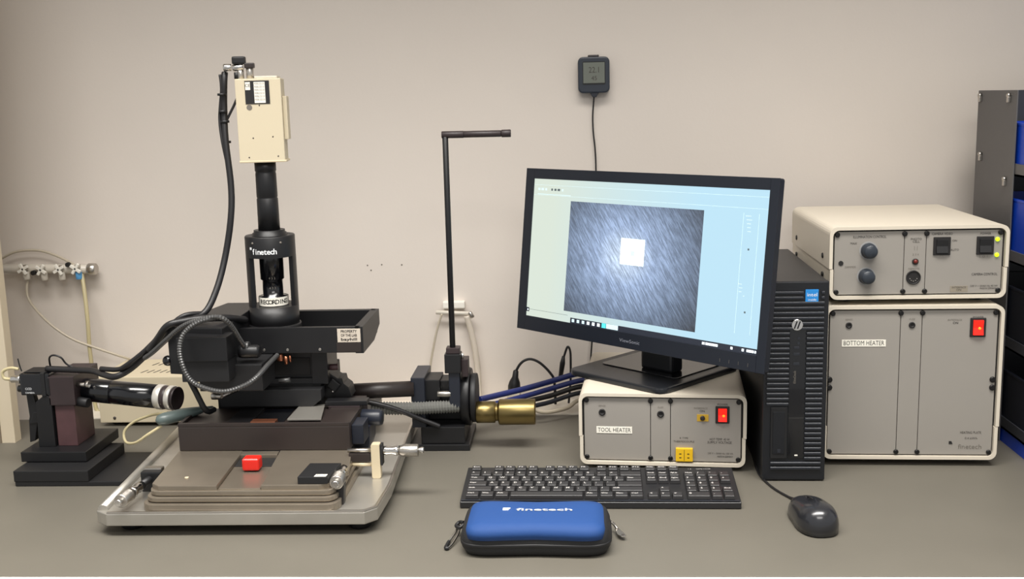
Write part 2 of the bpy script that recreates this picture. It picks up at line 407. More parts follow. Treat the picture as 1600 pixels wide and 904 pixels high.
# bottom heater
W, H = .2873, .276
bh = thing('heater_controller', 'tall cream control box labelled BOTTOM HEATER standing right of the computer', 'controller', (.5570, 1.7925, 0), R(-2.2), local=True)
x0, x1, z0, z1 = case(bh, W, .32, H, .070, (.424, .552), foot=.012)
socket(U(.115), V_(.1), bh, .0052); socket(U(.492), V_(.10), bh, .0052)
T_('SENSE', .0045, U(.115), V_(.062), bh, 'greyink'); T_('FUSE', .0045, U(.492), V_(.062), bh, 'greyink')
b = MB(); b.box(U(.075), U(.34), .0042, .0052, V_(.247), V_(.200), .0003); lb = b.build('name_label', M['white'], bh)
T_('BOTTOM HEATER', .0112, U(.207), V_(.2235), lb, 'blackink', width=.066, y=.0041)
rocker(U(.882), V_(.118), bh, True, .025, .032)
T_('POWER', .005, U(.882), V_(.05), bh); T_('INTERFACE', .0045, U(.745), V_(.068), bh, 'greyink'); T_('ON', .0055, U(.75), V_(.088), bh, 'blackink')
for v in (.475, .53): screwhead(U(.985), V_(v), bh, .0055, .005); screwhead(U(.006), V_(v), bh, .0055, .005)
T_('HEATING PLATE', .006, U(.870), V_(.845), bh, width=.034); T_('0.4 kW/h', .0052, U(.875), V_(.885), bh, width=.02)
b = MB(); b.prism([(U(.742), V_(.905)), (U(.742), V_(.925)), (U(.765), V_(.925)), (U(.757), V_(.905))], .0042, .0046, 'xz'); b.build('logo_mark', M['blackink'], bh)
T_('finetech', .0115, U(.87), V_(.945), bh, 'greyink', width=.038)

# illumination / camera control on top
W, H = .2873, .1295
il = thing('camera_controller', 'cream illumination and camera control box with two black knobs atop the tall control box', 'controller', (.5622, 1.8000, .2775), R(-.8), local=True)
x0, x1, z0, z1 = case(il, W, .335, H, .060, (.418, .548), foot=.0085)
for u, v in ((.205, .30), (.195, .705)):
    b = MB(); b.lathe([(0, .0150), (.0008, .0150)], (U(u), .0047, V_(v)), (0, -1, 0), 28); b.build('dial_ring', mat('dial_grey', (150, 150, 150), .5) if 'dial' not in M else M['dial'], il)
    b = MB(); b.lathe([(0, .0128), (.004, .0128), (.005, .0118), (.016, .0112), (.018, .0098), (.018, .001)], (U(u), .0042, V_(v)), (0, -1, 0), 28)
    tag(b.build('knob', mat('knob_slate', (44, 50, 58), .35), il))
T_('ILLUMINATION CONTROL', .0062, U(.21), V_(.085), il, 'blackink', width=.053)
T_('MAX', .0052, U(.115), V_(.185), il); T_('DIMMER', .0050, U(.10), V_(.56), il, 'greyink')
b = MB(); b.lathe([(0, .004), (.0008, .004)], (U(.042), .0047, V_(.495)), (0, -1, 0), 16); b.build('hole', M['blackink'], il)
T_('PHOTO', .0052, U(.487), V_(.13), il); T_('CELL', .0052, U(.487), V_(.17), il); T_('| |', .008, U(.487), V_(.27), il, 'greyink')
T_('2 3 4', .005, U(.487), V_(.375), il, 'greyink')
b = MB(); b.lathe([(0, .0052), (.0015, .0052), (.0015, .0035)], (U(.486), .0047, V_(.485)), (0, -1, 0), 18); c = b.build('lamp_ring', M['blackink'], il)
b = MB(); b.sphere((U(.487), .0030, V_(.482)), (.0034, .0026, .0034), 12); tag(b.build('indicator_lamp', M['ledred'], c), 'unlit red lamp')
T_('REMOTE', .0048, U(.48), V_(.60), il, 'greyink')
b = MB(); b.lathe([(0, .0118), (.002, .0118), (.002, .0100), (.0005, .0098)], (U(.478), .0048, V_(.735)), (0, -1, 0), 28); c = b.build('round_socket', M['blackink'], il)
for k in range(5):
    a = R(200+35*k); b = MB(); b.cyl((U(.478)+.006*math.cos(a), .0045, V_(.735)+.006*math.sin(a)), (U(.478)+.006*math.cos(a), .003, V_(.735)+.006*math.sin(a)), .0009, 8); b.build('pin', M['satin'], c)
rocker(U(.64), V_(.245), il, False, .0275, .0300); rocker(U(.895), V_(.245), il, False, .0275, .0300)
T_('CAMERA VIDEO', .0055, U(.64), V_(.055), il, 'blackink', width=.033); T_('POWER', .0055, U(.895), V_(.06), il, 'blackink', width=.017)
T_('ON', .0048, U(.715), V_(.165), il); T_('AUTO', .0048, U(.718), V_(.31), il); T_('I  O  I', .0055, U(.89), V_(.42), il, 'greyink')
T_('- -', .006, U(.64), V_(.40), il, 'greyink')
for v in (.15, .395):
    b = MB(); b.sphere((U(.966), .004, V_(v)), (.0036, .003, .0036), 12); tag(b.build('indicator_lamp', M['greenlit'], il), 'lit yellow-green lamp')
T_('CAMERA CONTROL', .0060, U(.90), V_(.70), il, 'blackink', width=.041)
b = MB(); b.box(U(.70), U(.805), .0044, .0052, V_(.975), V_(.88)); c = b.build('rating_label', mat('grey_label', (140, 132, 118), .5), il)
T_('INTERFACE', .0045, U(.752), V_(.905), c, y=.0042); T_('ON', .0050, U(.752), V_(.945), c, 'blackink', y=.0042)
T_('230 V ~ 50/60 Hz 40 VA', .0045, U(.90), V_(.885), il, width=.044); T_('MADE IN GERMANY', .0045, U(.925), V_(.925), il, width=.026)

# ------------------------------------------------------------------ computer
pc = thing('desktop_computer', 'slim black tower computer with louvred front between monitor and cream boxes', 'computer', (.3505, 1.719, 0), R(-1.2), local=True)
W, H, D = .101, .332, .375
b = MB(); b.box(-W/2+.0008, W/2-.0008, .018, D, .003, H-.001, .0015); b.build('chassis', M['pc'], pc)
b = MB(); b.box(-W/2, W/2, .003, .0185, .002, H, .0025); fb = b.build('front_bezel', M['pc'], pc)
for s in (-1, 1):
    for y in (.04, .33): b = MB(); b.box(s*.035-.008, s*.035+.008, y-.008, y+.008, 0, .004); b.build('foot', M['rubber'], pc)
b = MB(); pitch = .0083; z = H-.018; k = 0
def louvre(a, c, z): b.box(a, c, -.0005, .004, z-.0020, z+.0020, .0006, seg=1)
while z > .018:
    left = -W/2+.005
    if z > .255: spans = [(left, .043)]
    elif z > .130: spans = [(left, -.010), (.016, .043)]
    else: spans = [(.016, .043)]
    if z < .034: spans = [(-.038, .043)]
    if .298 < z < .322: spans = [(left, .010), (.038, .043)] if True else spans
    for a, c in spans: louvre(a, c, z)
    z -= pitch
o = b.build('louvres', M['slat'], fb); tag(o, 'fine horizontal ribs', kind='stuff')
b = MB(); b.box(-.038, -.012, .000, .0035, .040, .126, .0008); od = b.build('optical_drive', M['black2'], pc)
b = MB(); b.box(-.0345, -.0155, -.0012, .0005, .048, .119, .0006); b.build('drive_tray', M['pc'], od)
b = MB(); b.box(-.027, -.022, -.002, -.0008, .050, .056, .0004); b.build('eject_button', M['slat'], od)
b = MB(); b.box(-.010, .0155, .0016, .0035, .040, .257, .0006); cp = b.build('port_panel', M['gloss'], pc)
b = MB(); b.lathe([(0, .0095), (.002, .0095), (.003, .0085)], (.001, .0022, .262), (0, -1, 0), 28); lg = b.build('round_emblem', M['chrome'], pc)
for pts in ([(-.0045, .2560), (-.0025, .2560), (.0015, .2680), (-.0005, .2680)], [(.0005, .2560), (.0025, .2560), (.0065, .2680), (.0045, .2680)]):
    b = MB(); b.prism(pts, -.0016, -.0011, 'xz'); b.build('emblem_stroke', M['pc'], lg)
for z, w_, h_ in ((.2245, .0085, .004), (.214, .010, .0045), (.198, .010, .0045)):
    b = MB(); b.box(.001-w_/2, .001+w_/2, .0008, .002, z-h_/2, z+h_/2, .0004); b.build('usb_port', M['slat'], cp)
for z in (.240, .232):
    b = MB(); b.lathe([(0, .0022), (.001, .0022)], (.004, .0018, z), (0, -1, 0), 12); b.build('status_light', M['slat'], cp)
text('EliteDesk', .0055, mtx((-.001, .0012, .176), (R(90), R(-90), 0)), M['greyink'], cp)
b = MB(); b.box(.013, .0335, .0008, .0026, H-.0345, H-.0130, .0005); st = b.build('sticker', M['sticker'], pc)
text('intel', .0085, front(.0235, .0006, H-.0215), M['whitep'], st, width=.0155); text('inside', .0055, front(.0235, .0006, H-.0295), M['whitep'], st, width=.013)
b = MB(); b.box(.001, .006, .0010, .0018, .044, .0462); b.build('indicator_mark', M['white'], cp)
for z in (.293, .215, .20, .06): b = MB(); b.sphere((W/2, .12, z), (.003, .004, .004), 8); b.build('side_screw', M['screw'], pc)

# ------------------------------------------------------------------ monitor
mo = thing('monitor', 'widescreen computer monitor atop the low TOOL HEATER box, showing a chip image', 'monitor', (.135, 1.935, .1335), R(-42.7), local=True)
# centre of the panel seen from the stand, in the stand's own frame
T0 = Matrix.Rotation(R(42.7), 4, 'Z')
pcn = T0 @ (Vector((.102, 1.85, .354))-Vector((.135, 1.935, .1335)))
TP = mtx(pcn, (R(90-6.9), 0, 0))         # x along the screen, y up the screen, z out of it, towards the viewer
def P_(b, name, m, par=mo): return b.build(name, m, par, T=TP)
b = MB(); b.prism(rrect(-.2725, .2725, -.156, .146, .004), -.012, 0, 'xy', .0012)
b.prism(rrect(-.262, .262, -.146, .136, .01), -.024, -.012, 'xy', .002); P_(b, 'housing', M['bezel'])
b = MB(); b.prism(rrect(-.16, .16, -.11, .10, .02), -.042, -.024, 'xy', .004); P_(b, 'rear_bulge', M['bezel'])
SX0, SX1, SY0, SY1 = -.2515, .2565, -.129, .1272
for nm, (a, c, e, f) in dict(l=(-.2725, SX0, -.156, .146), r=(SX1, .2725, -.156, .146), t=(SX0, SX1, SY1, .146), b=(SX0, SX1, -.156, SY0)).items():
    b = MB(); b.box(a, c, e, f, -.001, .0025, .0008); P_(b, 'bezel', M['bezel'])
b = MB(); b.box(SX0-.001, SX1+.001, SY0-.001, SY1+.001, -.001, .0004); sc = P_(b, 'screen', M['desktop'])
def flat(x0, x1, y0, y1, m, name, z=.0006, par=sc):
    b = MB(); b.box(x0, x1, y0, y1, z-.0002, z); return P_(b, name, M[m], par)
flat(-.1565, .1362, -.1090, .0898, 'live', 'live_image', .0007)
flat(-.0325, .0200, -.0125, .0328, 'chip', 'chip_image', .0010)
for (a, c, e, f) in ((-.026, .0135, .026, .0265), (-.028, .015, -.007, -.0065), (-.0275, -.027, -.006, .026), (.0155, .016, -.006, .026), (-.009, -.001, .004, .012)):
    flat(a, c, e, f, 'chipline', 'chip_line', .0012)
flat(-.139, SX1, SY0, -.1195, 'taskbar', 'taskbar', .0008)
flat(-.244, -.146, -.1165, -.1160, 'uiink', 'window_edge', .0008); flat(SX0, -.2445, -.121, -.1135, 'taskbar', 'start_button', .0008); flat(-.249, -.2465, -.119, -.116, 'icon', 'start_mark', .0010)
for k in range(6):
    x = -.135+k*.0122; flat(x, x+.006, -.1270, -.1215, 'icon' if k > 2 else 'uipale', 'taskbar_icon', .0010)
flat(-.0635, -.0540, SY0+.001, -.1197, 'icon2', 'taskbar_icon', .0010); flat(-.053, -.026, SY0+.001, -.1197, 'uipale', 'taskbar_button', .0010)
for x, w_ in ((.152, .005), (.1585, .024), (.207, .004), (.228, .004), (.237, .013), (.2515, .003)):
    flat(x, x+w_, -.1262, -.1222, 'icon', 'taskbar_icon', .0010)
flat(SX0+.001, SX1, .1160, .1164, 'uipale', 'toolbar_line'); flat(SX0+.001, SX1, .0975, .0979, 'uipale', 'toolbar_line')
for k, (x, w_) in enumerate(((-.240, .005), (-.232, .006), (-.222, .004), (-.207, .004), (-.199, .005), (-.191, .006), (-.180, .003))):
    flat(x, x+w_, .1065, .1105, 'uiink' if k in (3, 4, 5) else 'uipale', 'toolbar_icon', .0009)
flat(-.241, -.158, .0990, .1000, 'uipale', 'tool_text', .0009)
for x0_, x1_, y in ((.216, .226, .085), (.218, .228, .079), (.219, .226, .073), (.220, .226, .067), (.221, .227, .061), (.212, .218, -.022), (.214, .220, -.028), (.214, .219, -.034), (.222, .225, -.040)):
    flat(x0_, x1_, y, y+.0008, 'uipale', 'tool_text', .0009)
for x, y in ((.224, .032), (.2265, -.0665)): flat(x, x+.003, y, y+.003, 'uiink', 'pointer_mark', .0009)
flat(.2115, .2119, -.10, .09, 'uipale', 'window_edge'); flat(.2400, .2404, -.10, .09, 'uipale', 'window_edge')
text('ViewSonic', .0085, TP @ mtx((.003, -.1432, .0028)), mat('bezel_logo', (120, 124, 134), .4), mo, width=.045)
for x in (.190, .2075, .225, .2425): text('|', .006, TP @ mtx((x, -.1455, .0028)), M['greyink'], mo, name='button_mark')
b = MB(); b.prism(rrect(.010, .066, -.16, .02, .004), -.056, -.042, 'xy', .003); P_(b, 'neck_mount', M['stand'])
b = MB(); b.box(.000, .070, -.030, .002, .012, .10, .005); b.build('neck', M['stand'], mo)
b = MB(); b.prism(rrect(-.102, .118, -.118, .112, .022), 0.0, .0105, 'xy', .0035); st = b.build('stand_base', M['stand'], mo)
b = MB(); b.prism(rrect(-.080, .095, -.05, .085, .012), .0105, .0125, 'xy', .001); b.build('base_tray', M['gloss'], st)

# ------------------------------------------------------------------ keyboard
kb = thing('keyboard', 'black wired full size keyboard in front of the low TOOL HEATER box', 'keyboard', (.0315, 1.603, 0), R(-1.0), local=True)
KW, KD = .434, .121; tilt = math.atan2(.0125, KD)
TK = mtx((0, 0, .0125), (tilt, 0, 0))
b = MB(); b.prism([(0.0, 0.001), (KD, .001), (KD, .025), (0.0035, .0125), (0, .0105)], -KW/2, KW/2, 'yz', .0012); body = b.build('body', M['kb'], kb)
b = MB(); b.box(-KW/2+.002, KW/2-.002, .0006, .0035, 0, .0012, .0004, T=TK); b.build('front_trim', M['slat'], body)
u = .01865; X0 = -KW/2+.0068; Y0 = .0065; kd = .0186
rows = [
    (5.18, [('Esc', 0, 1)]+[('F%d' % (i+1), 2+i+(.5 if i > 3 else 0)+(.5 if i > 7 else 0), 1) for i in range(12)]+[('PrtSc', 15.25, 1), ('ScrLk', 16.25, 1), ('Pause', 17.25, 1)]),
    (4, [(c, i, 1) for i, c in enumerate('^1234567890-=')]+[('', 13, 2), ('Ins', 15.25, 1), ('Home', 16.25, 1), ('PgUp', 17.25, 1), ('Num', 18.5, 1), ('/', 19.5, 1), ('*', 20.5, 1), ('-', 21.5, 1)]),
    (3, [('Tab', 0, 1.5)]+[(c, 1.5+i, 1) for i, c in enumerate('QWERTYUIOP[]')]+[('Enter', 13.5, 1.5), ('Del', 15.25, 1), ('End', 16.25, 1), ('PgDn', 17.25, 1), ('7', 18.5, 1), ('8', 19.5, 1), ('9', 20.5, 1), ('+', 21.5, 1)]),
    (2, [('Caps', 0, 1.75)]+[(c, 1.75+i, 1) for i, c in enumerate("ASDFGHJKL;'")]+[('', 12.75, 2.25), ('4', 18.5, 1), ('5', 19.5, 1), ('6', 20.5, 1)]),
    (1, [('Shift', 0, 2.25)]+[(c, 2.25+i, 1) for i, c in enumerate('ZXCVBNM,./')]+[('Shift', 12.25, 2.75), ('^', 16.25, 1), ('1', 18.5, 1), ('2', 19.5, 1), ('3', 20.5, 1), ('Ent', 21.5, 1)]),
    (0, [('Ctrl', 0, 1.25), ('Win', 1.25, 1.25), ('Alt', 2.5, 1.25), ('', 3.75, 6.25), ('Alt', 10, 1.25), ('Win', 11.25, 1.25), ('Menu', 12.5, 1.25), ('Ctrl', 13.75, 1.25), ('<', 15.25, 1), ('v', 16.25, 1), ('>', 17.25, 1), ('0', 18.5, 2), ('.', 20.5, 1), ('', 21.5, 1)]),
]
for row, ks in rows:
    for s, kx, kw in ks:
        a = X0+kx*u+.0008; c = X0+(kx+kw)*u-.0008; y = Y0+row*kd*.975; y2 = y+kd*.975-.0017
        b = MB(); i_ = .0022
        vv = [(a, y, .0), (c, y, 0), (c, y2, 0), (a, y2, 0), (a+i_*.7, y+.0012, .0062), (c-i_*.7, y+.0012, .0062), (c-i_*.7, y2-.0028, .0068), (a+i_*.7, y2-.0028, .0068)]
        b._add(vv, [(0, 1, 5, 4), (1, 2, 6, 5), (2, 3, 7, 6), (3, 0, 4, 7), (4, 5, 6, 7), (3, 2, 1, 0)], TK)
        bmesh.ops.bevel(b.bm, geom=list(b.bm.edges), offset=.0005, segments=1, affect='EDGES')
        k_ = b.build('key', M['key'], kb)
        if s:
            sz = .0072 if len(s) == 1 else .0052
            tx = a+.0035 if len(s) == 1 else a+.0030
            text(s, sz, TK @ mtx((tx, (y+y2)/2+.001, .00675)), M['legend'], k_, name='legend', align='LEFT', bold=.02, width=min(.010, .0034*len(s)) if len(s) > 1 else None)
for x, s in ((.148, '1 A'), (.170, 'CAPS LOCK')): text(s, .0045, TK @ mtx((x, KD-.0065, .0006)), M['legend'], body, name='lettering')
b = MB(); b.tube([(-.02, KD-.002, .014), (-.02, KD+.03, .004), (.03, KD+.05, .0025)], .002, 8); b.build('cord', M['cable'], kb)

# ------------------------------------------------------------------ mouse
ms = thing('computer_mouse', 'black wired computer mouse at the right front of the desk', 'mouse', (.3430, 1.547, 0), R(6), local=True)
def mouse_body(z0s, cut):
    b = MB(); n, m_ = 28, 9; L_, Wd = .060, .031; rings = []
    for j in range(m_):
        t = j/(m_-1)*PI/2; zc = .004+.034*math.sin(t)**.9 if j else .002; s_ = math.cos(t)**.55
        ring = []
        for i in range(n):
            a = 2*PI*i/n; cx = math.copysign(abs(math.cos(a))**.8, math.cos(a)); sy = math.copysign(abs(math.sin(a))**.85, math.sin(a))
            wx = Wd*(1-.10*sy)*(1 if sy > 0 else 1.0)*cx*s_*(1-.06*math.exp(-((sy)/.35)**2))
            yy = L_*sy*s_
            ring.append(b.bm.verts.new((wx, yy-(.010*(j/(m_-1))), zc*(1-.13*sy) if j else .002)))
        rings.append(ring)
    for A, B in zip(rings, rings[1:]):
        for i in range(n):
            f = b.bm.faces.new((A[i], A[(i+1) % n], B[(i+1) % n], B[i])); f.smooth = True
    b.bm.faces.new(rings[0]); b.bm.faces.new(rings[-1]).smooth = True
    return b
mouse_body(0, 0).build('shell', M['mouse'], ms)
b = MB(); b.cyl((-.0035, .024, .0245), (.0035, .024, .0245), .0085, 18, .001); b.build('scroll_wheel', M['rubber'], ms)
b = MB(); b.tube([(0, -.004, .0378), (0, .012, .0352), (0, .03, .0300), (0, .043, .0235)], .0009, 6); b.build('button_seam', M['blackink'], ms)
for sx in (-.012, .012): b = MB(); b.box(sx-.007, sx+.007, -.025, .025, 0, .0025); b.build('glide_pad', M['rubber'], ms)
b = MB(); b.tube([(0.0, 0.054, 0.012), (-0.0003, 0.081, 0.006), (-0.0037, 0.0984, 0.0025), (-0.0148, 0.1348, 0.0022), (-0.0206, 0.1807, 0.0022), (-0.0186, 0.2278, 0.0022), (0.0031, 0.3519, 0.0022)], .0019, 8); b.build('cord', M['cable'], ms)

# ------------------------------------------------------------------ neoprene case
ps = thing('zip_case', 'blue and black padded zip case with a metal clip lying before the keyboard', 'case', (-.0610, 1.478, 0), R(-.6), local=True)
def pillow(L_, Dp, prof, waist, n=64, e=.38):
    b = MB(); rings = []
    for s_, z_ in prof:
        ring = []
        for i in range(n):
            a = 2*PI*i/n; ca, sa = math.cos(a), math.sin(a)
            x = math.copysign(abs(ca)**e, ca)*(L_-(1-s_)*Dp); y = math.copysign(abs(sa)**e, sa)*Dp*s_
            y *= 1-waist*math.cos(x/L_*PI*.98)*.5
            ring.append(b.bm.verts.new((x, y, z_(x/L_) if callable(z_) else z_)))
        rings.append(ring)
    for A, B in zip(rings, rings[1:]):
        for i in range(n):
            f = b.bm.faces.new((A[i], A[(i+1) % n], B[(i+1) % n], B[i])); f.smooth = True
    b.bm.faces.new(rings[0]).smooth = True; f = b.bm.faces.new(rings[-1]); f.smooth = True
    return b
pillow(.1055, .060, [(.80, .0), (.93, .003), (1.0, .011), (1.01, .020), (1.0, .028), (.95, .036), (.86, .0415), (.5, .044), (.1, .045)], .10).build('body', M['neob'], ps)
bp = pillow(.0985, .0555, [(1.0, .0275), (.995, .0370), (.94, .0440), (.7, .0475), (.4, .0485), (.08, .049)], .14, e=.33).build('blue_panel', M['neo'], ps, T=mtx((0, -.0065, 0)))
pillow(.1073, .0612, [(.99, .0155), (1.0, .0165), (1.0, .0195), (.99, .0205)], .10).build('zipper', M['rubber'], ps)
text('finetech', .0115, mtx((.012, -.003, .0500), (R(1), 0, 0)), M['whitep'], bp, width=.080, flat=1.0, bold=.012)
b = MB(); b.prism([(-.048, -.004), (-.040, -.004), (-.037, .004), (-.048, .004)], .0490, .0500, 'xy'); b.build('logo_mark', M['whitep'], bp)
b = MB(); b.tube([(-.108, .022, .020), (-.115, .028, .018), (-.119, .022, .015), (-.113, .016, .015), (-.108, .020, .018)], .0028, 8); b.build('loop', M['rubber'], ps)
b = MB(); b.tube([(-.116, .026, .014), (-.120, .012, .008), (-.1265, -.012, .004), (-.1285, -.028, .003), (-.1255, -.031, .003), (-.1205, -.018, .004), (-.1155, .002, .008), (-.1135, .018, .013), (-.1155, .026, .014)], .0018, 8); cb = b.build('carabiner', M['chrome'], ps)
b = MB(); b.tube([(-.1262, -.010, .004), (-.1285, -.026, .003), (-.1275, -.031, .003), (-.1245, -.030, .003)], .0028, 8); tag(b.build('grip', M['rubber'], cb), 'black grip of the clip')
b = MB(); b.prism([(.112, .030), (.118, .033), (.128, .008), (.1265, .003), (.121, .003), (.116, .010)], .006, .0075, 'xy', .0005); zp = b.build('zipper_pull', M['satin'], ps)
b = MB(); b.tube([(.107, .033, .017), (.112, .034, .012), (.116, .031, .007)], .002, 8); b.build('pull_link', M['satin'], zp)
b = MB(); b.lathe([(0, .0022), (.0006, .0022)], (.1235, .008, .0074), (0, 0, 1), 12); b.build('eyelet', M['ink'], zp)

# ------------------------------------------------------------------ die bonder
bo = thing('die_bonder', 'black bonding machine on a silver steel tray, camera column and upright crank lever', 'machine', (-.51, 1.75, 0))
tray_out = [(-.7225, 1.513), (-.702, 1.498), (-.315, 1.502), (-.2985, 1.520), (-.294, 1.617), (-.308, 2.000), (-.318, 2.016), (-.748, 2.000), (-.752, 1.975)]
b = MB(); b.prism(tray_out, .017, .036, 'xy', .0015); ty = b.build('base_tray', M['steel'], bo)
# raised rim along the two sides and the front
def rim(pts, w_, z0, z1, name='rim'):
    b = MB()
    for (p, q) in zip(pts, pts[1:]):
        dx, dy = q[0]-p[0], q[1]-p[1]; L_ = math.hypot(dx, dy); b.box(0, L_, 0, w_, z0, z1, .001, T=mtx((p[0], p[1], 0), (0, 0, math.atan2(dy, dx))))
    return b.build(name, M['satin'], ty)
rim([(-.7015, 1.4985), (-.3155, 1.5025), (-.299, 1.5205), (-.2945, 1.617), (-.3085, 2.0), (-.3185, 2.014)], .0045, .030, .0385)
b = MB(); b.cyl((-.7125, 1.5120, .0375), (-.742, 1.985, .0375), .0075, 16); b.build('side_rail', M['steel'], ty)
for x, y in ((-.68, 1.54), (-.33, 1.54), (-.70, 1.96), (-.34, 1.96)): b = MB(); b.cyl((x, y, 0), (x, y, .018), .017, 20, .002); b.build('foot', M['rubber'], bo)
# stage: stacked ground plates with rounded corners
st = MB(); st.prism(rrect(-.652, -.354, 1.505, 1.72, .018), .036, .0475, 'xy', .0012); s1 = st.build('stage_layer', M['plate'], bo)
st = MB(); st.prism(rrect(-.648, -.358, 1.511, 1.72, .018), .0490, .0560, 'xy', .0012); st.build('stage_layer', M['plate'], bo)
st = MB(); st.prism(rrect(-.644, -.361, 1.516, 1.72, .018), .0570, .0645, 'xy', .0012); sl = st.build('stage_layer', M['plate'], bo)
st = MB(); st.prism(rrect(-.636, -.370, 1.520, 1.71, .01), .0472, .0575, 'xy'); st.build('stage_core', M['backing'], bo)
def P2(l, n, z0, z1, m='plate', par=None, bev=.001):
    b = MB(); b.prism(l, z0, z1, 'xy', bev); return b.build(n, M[m], par or bo)
P2([(-.627, 1.518), (-.5385, 1.518), (-.5480, 1.684), (-.655, 1.684), (-.641, 1.530)], 'stage_plate', .0640, .0720)
P2([(-.4720, 1.520), (-.385, 1.520), (-.364, 1.534), (-.353, 1.585), (-.368, 1.684), (-.4860, 1.684)], 'stage_plate', .0640, .0720)
P2([(-.5370, 1.522), (-.4735, 1.522), (-.4810, 1.619), (-.5435, 1.619)], 'slide_plate', .0640, .0662)
P2([(-.5440, 1.622), (-.4812, 1.622), (-.4855, 1.662), (-.5480, 1.662)], 'dark_recess', .0640, .0662, 'backing')
P2([(-.5470, 1.663), (-.4860, 1.663), (-.4875, 1.684), (-.5490, 1.684)], 'stage_plate', .0640, .0712)
b = MB(); b.lathe([(0, .0035), (.0012, .0030)], (-.596, 1.553, .0720), (0, 0, 1), 14); tag(b.build('plate_screw', M['ivory'], bo))
b = MB(); b.box(-.5225, -.4955, 1.592, 1.614, .0682, .0880, .0042, seg=3); tag(b.build('clamp_cap', M['red'], bo), 'bright red rounded cap')
b = MB(); b.cyl((-.509, 1.603, .066), (-.509, 1.603, .07), .008, 16); b.build('clamp_pin', M['black2'], bo)
# right front roller / micrometer
def micrometer(p, q, r, name='micrometer', scale=1):
    """thimble at p, sleeve ends at q"""
    P0, Q0 = Vector(p), Vector(q); ax = (Q0-P0).normalized(); L_ = (Q0-P0).length
    b = MB(); b.lathe([(0, r*.45), (.002, r*.55), (.005, r*.5), (.008, r*.42), (.009, r*.42)], P0-ax*.009, ax, 20); m_ = b.build(name, M['chrome'], bo)
    b = MB(); b.lathe([(0, r*.9), (.001, r), (L_*.40, r), (L_*.46, r*.8), (L_*.5, r*.8)], P0, ax, 28); b.build('thimble', M['satin'], m_)
    b = MB(); b.lathe([(L_*.5, r*.72), (L_*.58, r*.85), (L_*.70, r*.62), (L_*.82, r*.74), (L_, r*.66)], P0, ax, 24); b.build('sleeve', M['chrome'], m_)
    b = MB()
    for k in range(9): b.lathe([(L_*(.06+.035*k), r), (L_*(.066+.035*k), r*1.03), (L_*(.075+.035*k), r)], P0, ax, 28, False)
    tag(b.build('knurling', M['satin'], m_), kind='stuff')
    return m_
micrometer((-.2540, 1.652, .0805), (-.3150, 1.652, .0805), .0100)
b = MB(); b.prism(rrect(-.3295, -.3150, .036, .093, .003), 1.645, 1.659, 'xz', .001); b.build('micrometer_bracket', M['ivory'], bo)
b = MB(); b.box(-.3150, -.3110, 1.644, 1.660, .058, .0920, .001); b.build('clamp_ring', M['black2'], bo)
for z, m_ in ((.081, 'satin'), (.058, 'ivory')): b = MB(); b.cyl((-.368, 1.652, z), (-.328, 1.652, z), .0035, 14); b.build('guide_bar', M[m_], bo)
b = MB(); b.box(-.366, -.332, 1.648, 1.658, .063, .077, .001); b.build('slide_block', M['brown'], bo)
micrometer((-.6775, 1.497, .0560), (-.6725, 1.565, .0560), .0105)
b = MB(); b.cyl((-.673, 1.565, .056), (-.668, 1.628, .056), .0060, 16); b.build('spindle', M['black'], bo)
b = MB(); b.box(-.684, -.652, 1.590, 1.602, .036, .068, .002); b.build('spindle_bracket', M['black'], bo)
b = MB(); b.box(-.684, -.655, 1.603, 1.617, .060, .070, .002); b.build('clamp_tab', M['satin'], bo)
micrometer((-.3605, 1.528, .0720), (-.362, 1.590, .0720), .0108)
b = MB(); b.prism([(-.372, .036), (-.352, .036), (-.350, .066), (-.356, .072), (-.368, .066)], 1.532, 1.548, 'xz', .001); b.build('roller_bracket', M['black'], bo)
# brown upper table block
b = MB(); b.box(-.6530, -.3695, 1.6800, 1.79, .0725, .1130, .0015); bb = b.build('table_block', M['brown'], bo)
b = MB(); b.box(-.6530, -.3695, 1.6800, 1.6860, .1130, .1190, .001); b.box(-.6530, -.6470, 1.6860, 1.79, .1130, .1190, .001); b.box(-.4200, -.3695, 1.6860, 1.79, .1130, .1165, .001); b.build('table_frame', M['brown'], bb)
b = MB(); b.box(-.6400, -.3740, 1.6800, 2.0, .0385, .0720, .001); b.build('table_base', M['black'], bo)
for x0_, x1_, y0_, y1_, z_, m_, n_ in ((-.575, -.5350, 1.687, 1.775, .1175, 'black', 'sample_holder'), (-.5330, -.4920, 1.682, 1.700, .1205, 'copper', 'heater_strip'), (-.5330, -.4830, 1.700, 1.775, .1150, 'gloss', 'heater_pocket')):
    b = MB(); b.box(x0_, x1_, y0_, y1_, .1130, z_, .0008); b.build(n_, M[m_], bb)
b = MB(); b.prism([(-.4765, 1.7), (-.4200, 1.7), (-.4330, 1.786), (-.4760, 1.786)], .1165, .1195, 'xy', .0006); tag(b.build('sample_plate', M['steel'], bb), 'bright ground steel plate')
b = MB(); b.box(-.3695, -.3500, 1.695, 1.74, .0770, .1100, .0015); b.build('side_block', M['navy'], bo)
b = MB(); b.prism([(-.3870, .050), (-.3540, .050), (-.3500, .062), (-.3490, .092), (-.3850, .092)], 1.742, 1.80, 'xz', .001); b.build('side_bracket', M['navy'], bo)
b = MB(); b.lathe([(0, .012), (.002, .0145), (.032, .0145), (.036, .012), (.036, .002)], (-.366, 1.765, .102), (1, -.05, 0), 8); b.build('adjusting_knob', M['navy'], bo)
b = MB(); b.box(-.43, -.358, 1.775, 1.80, .1195, .1275, .0012); b.build('cross_bar', M['black'], bo)
b = MB(); b.box(-.4250, -.3700, 1.775, 1.84, .0950, .1195, .0012); b.build('cross_block', M['maroon'], bo)
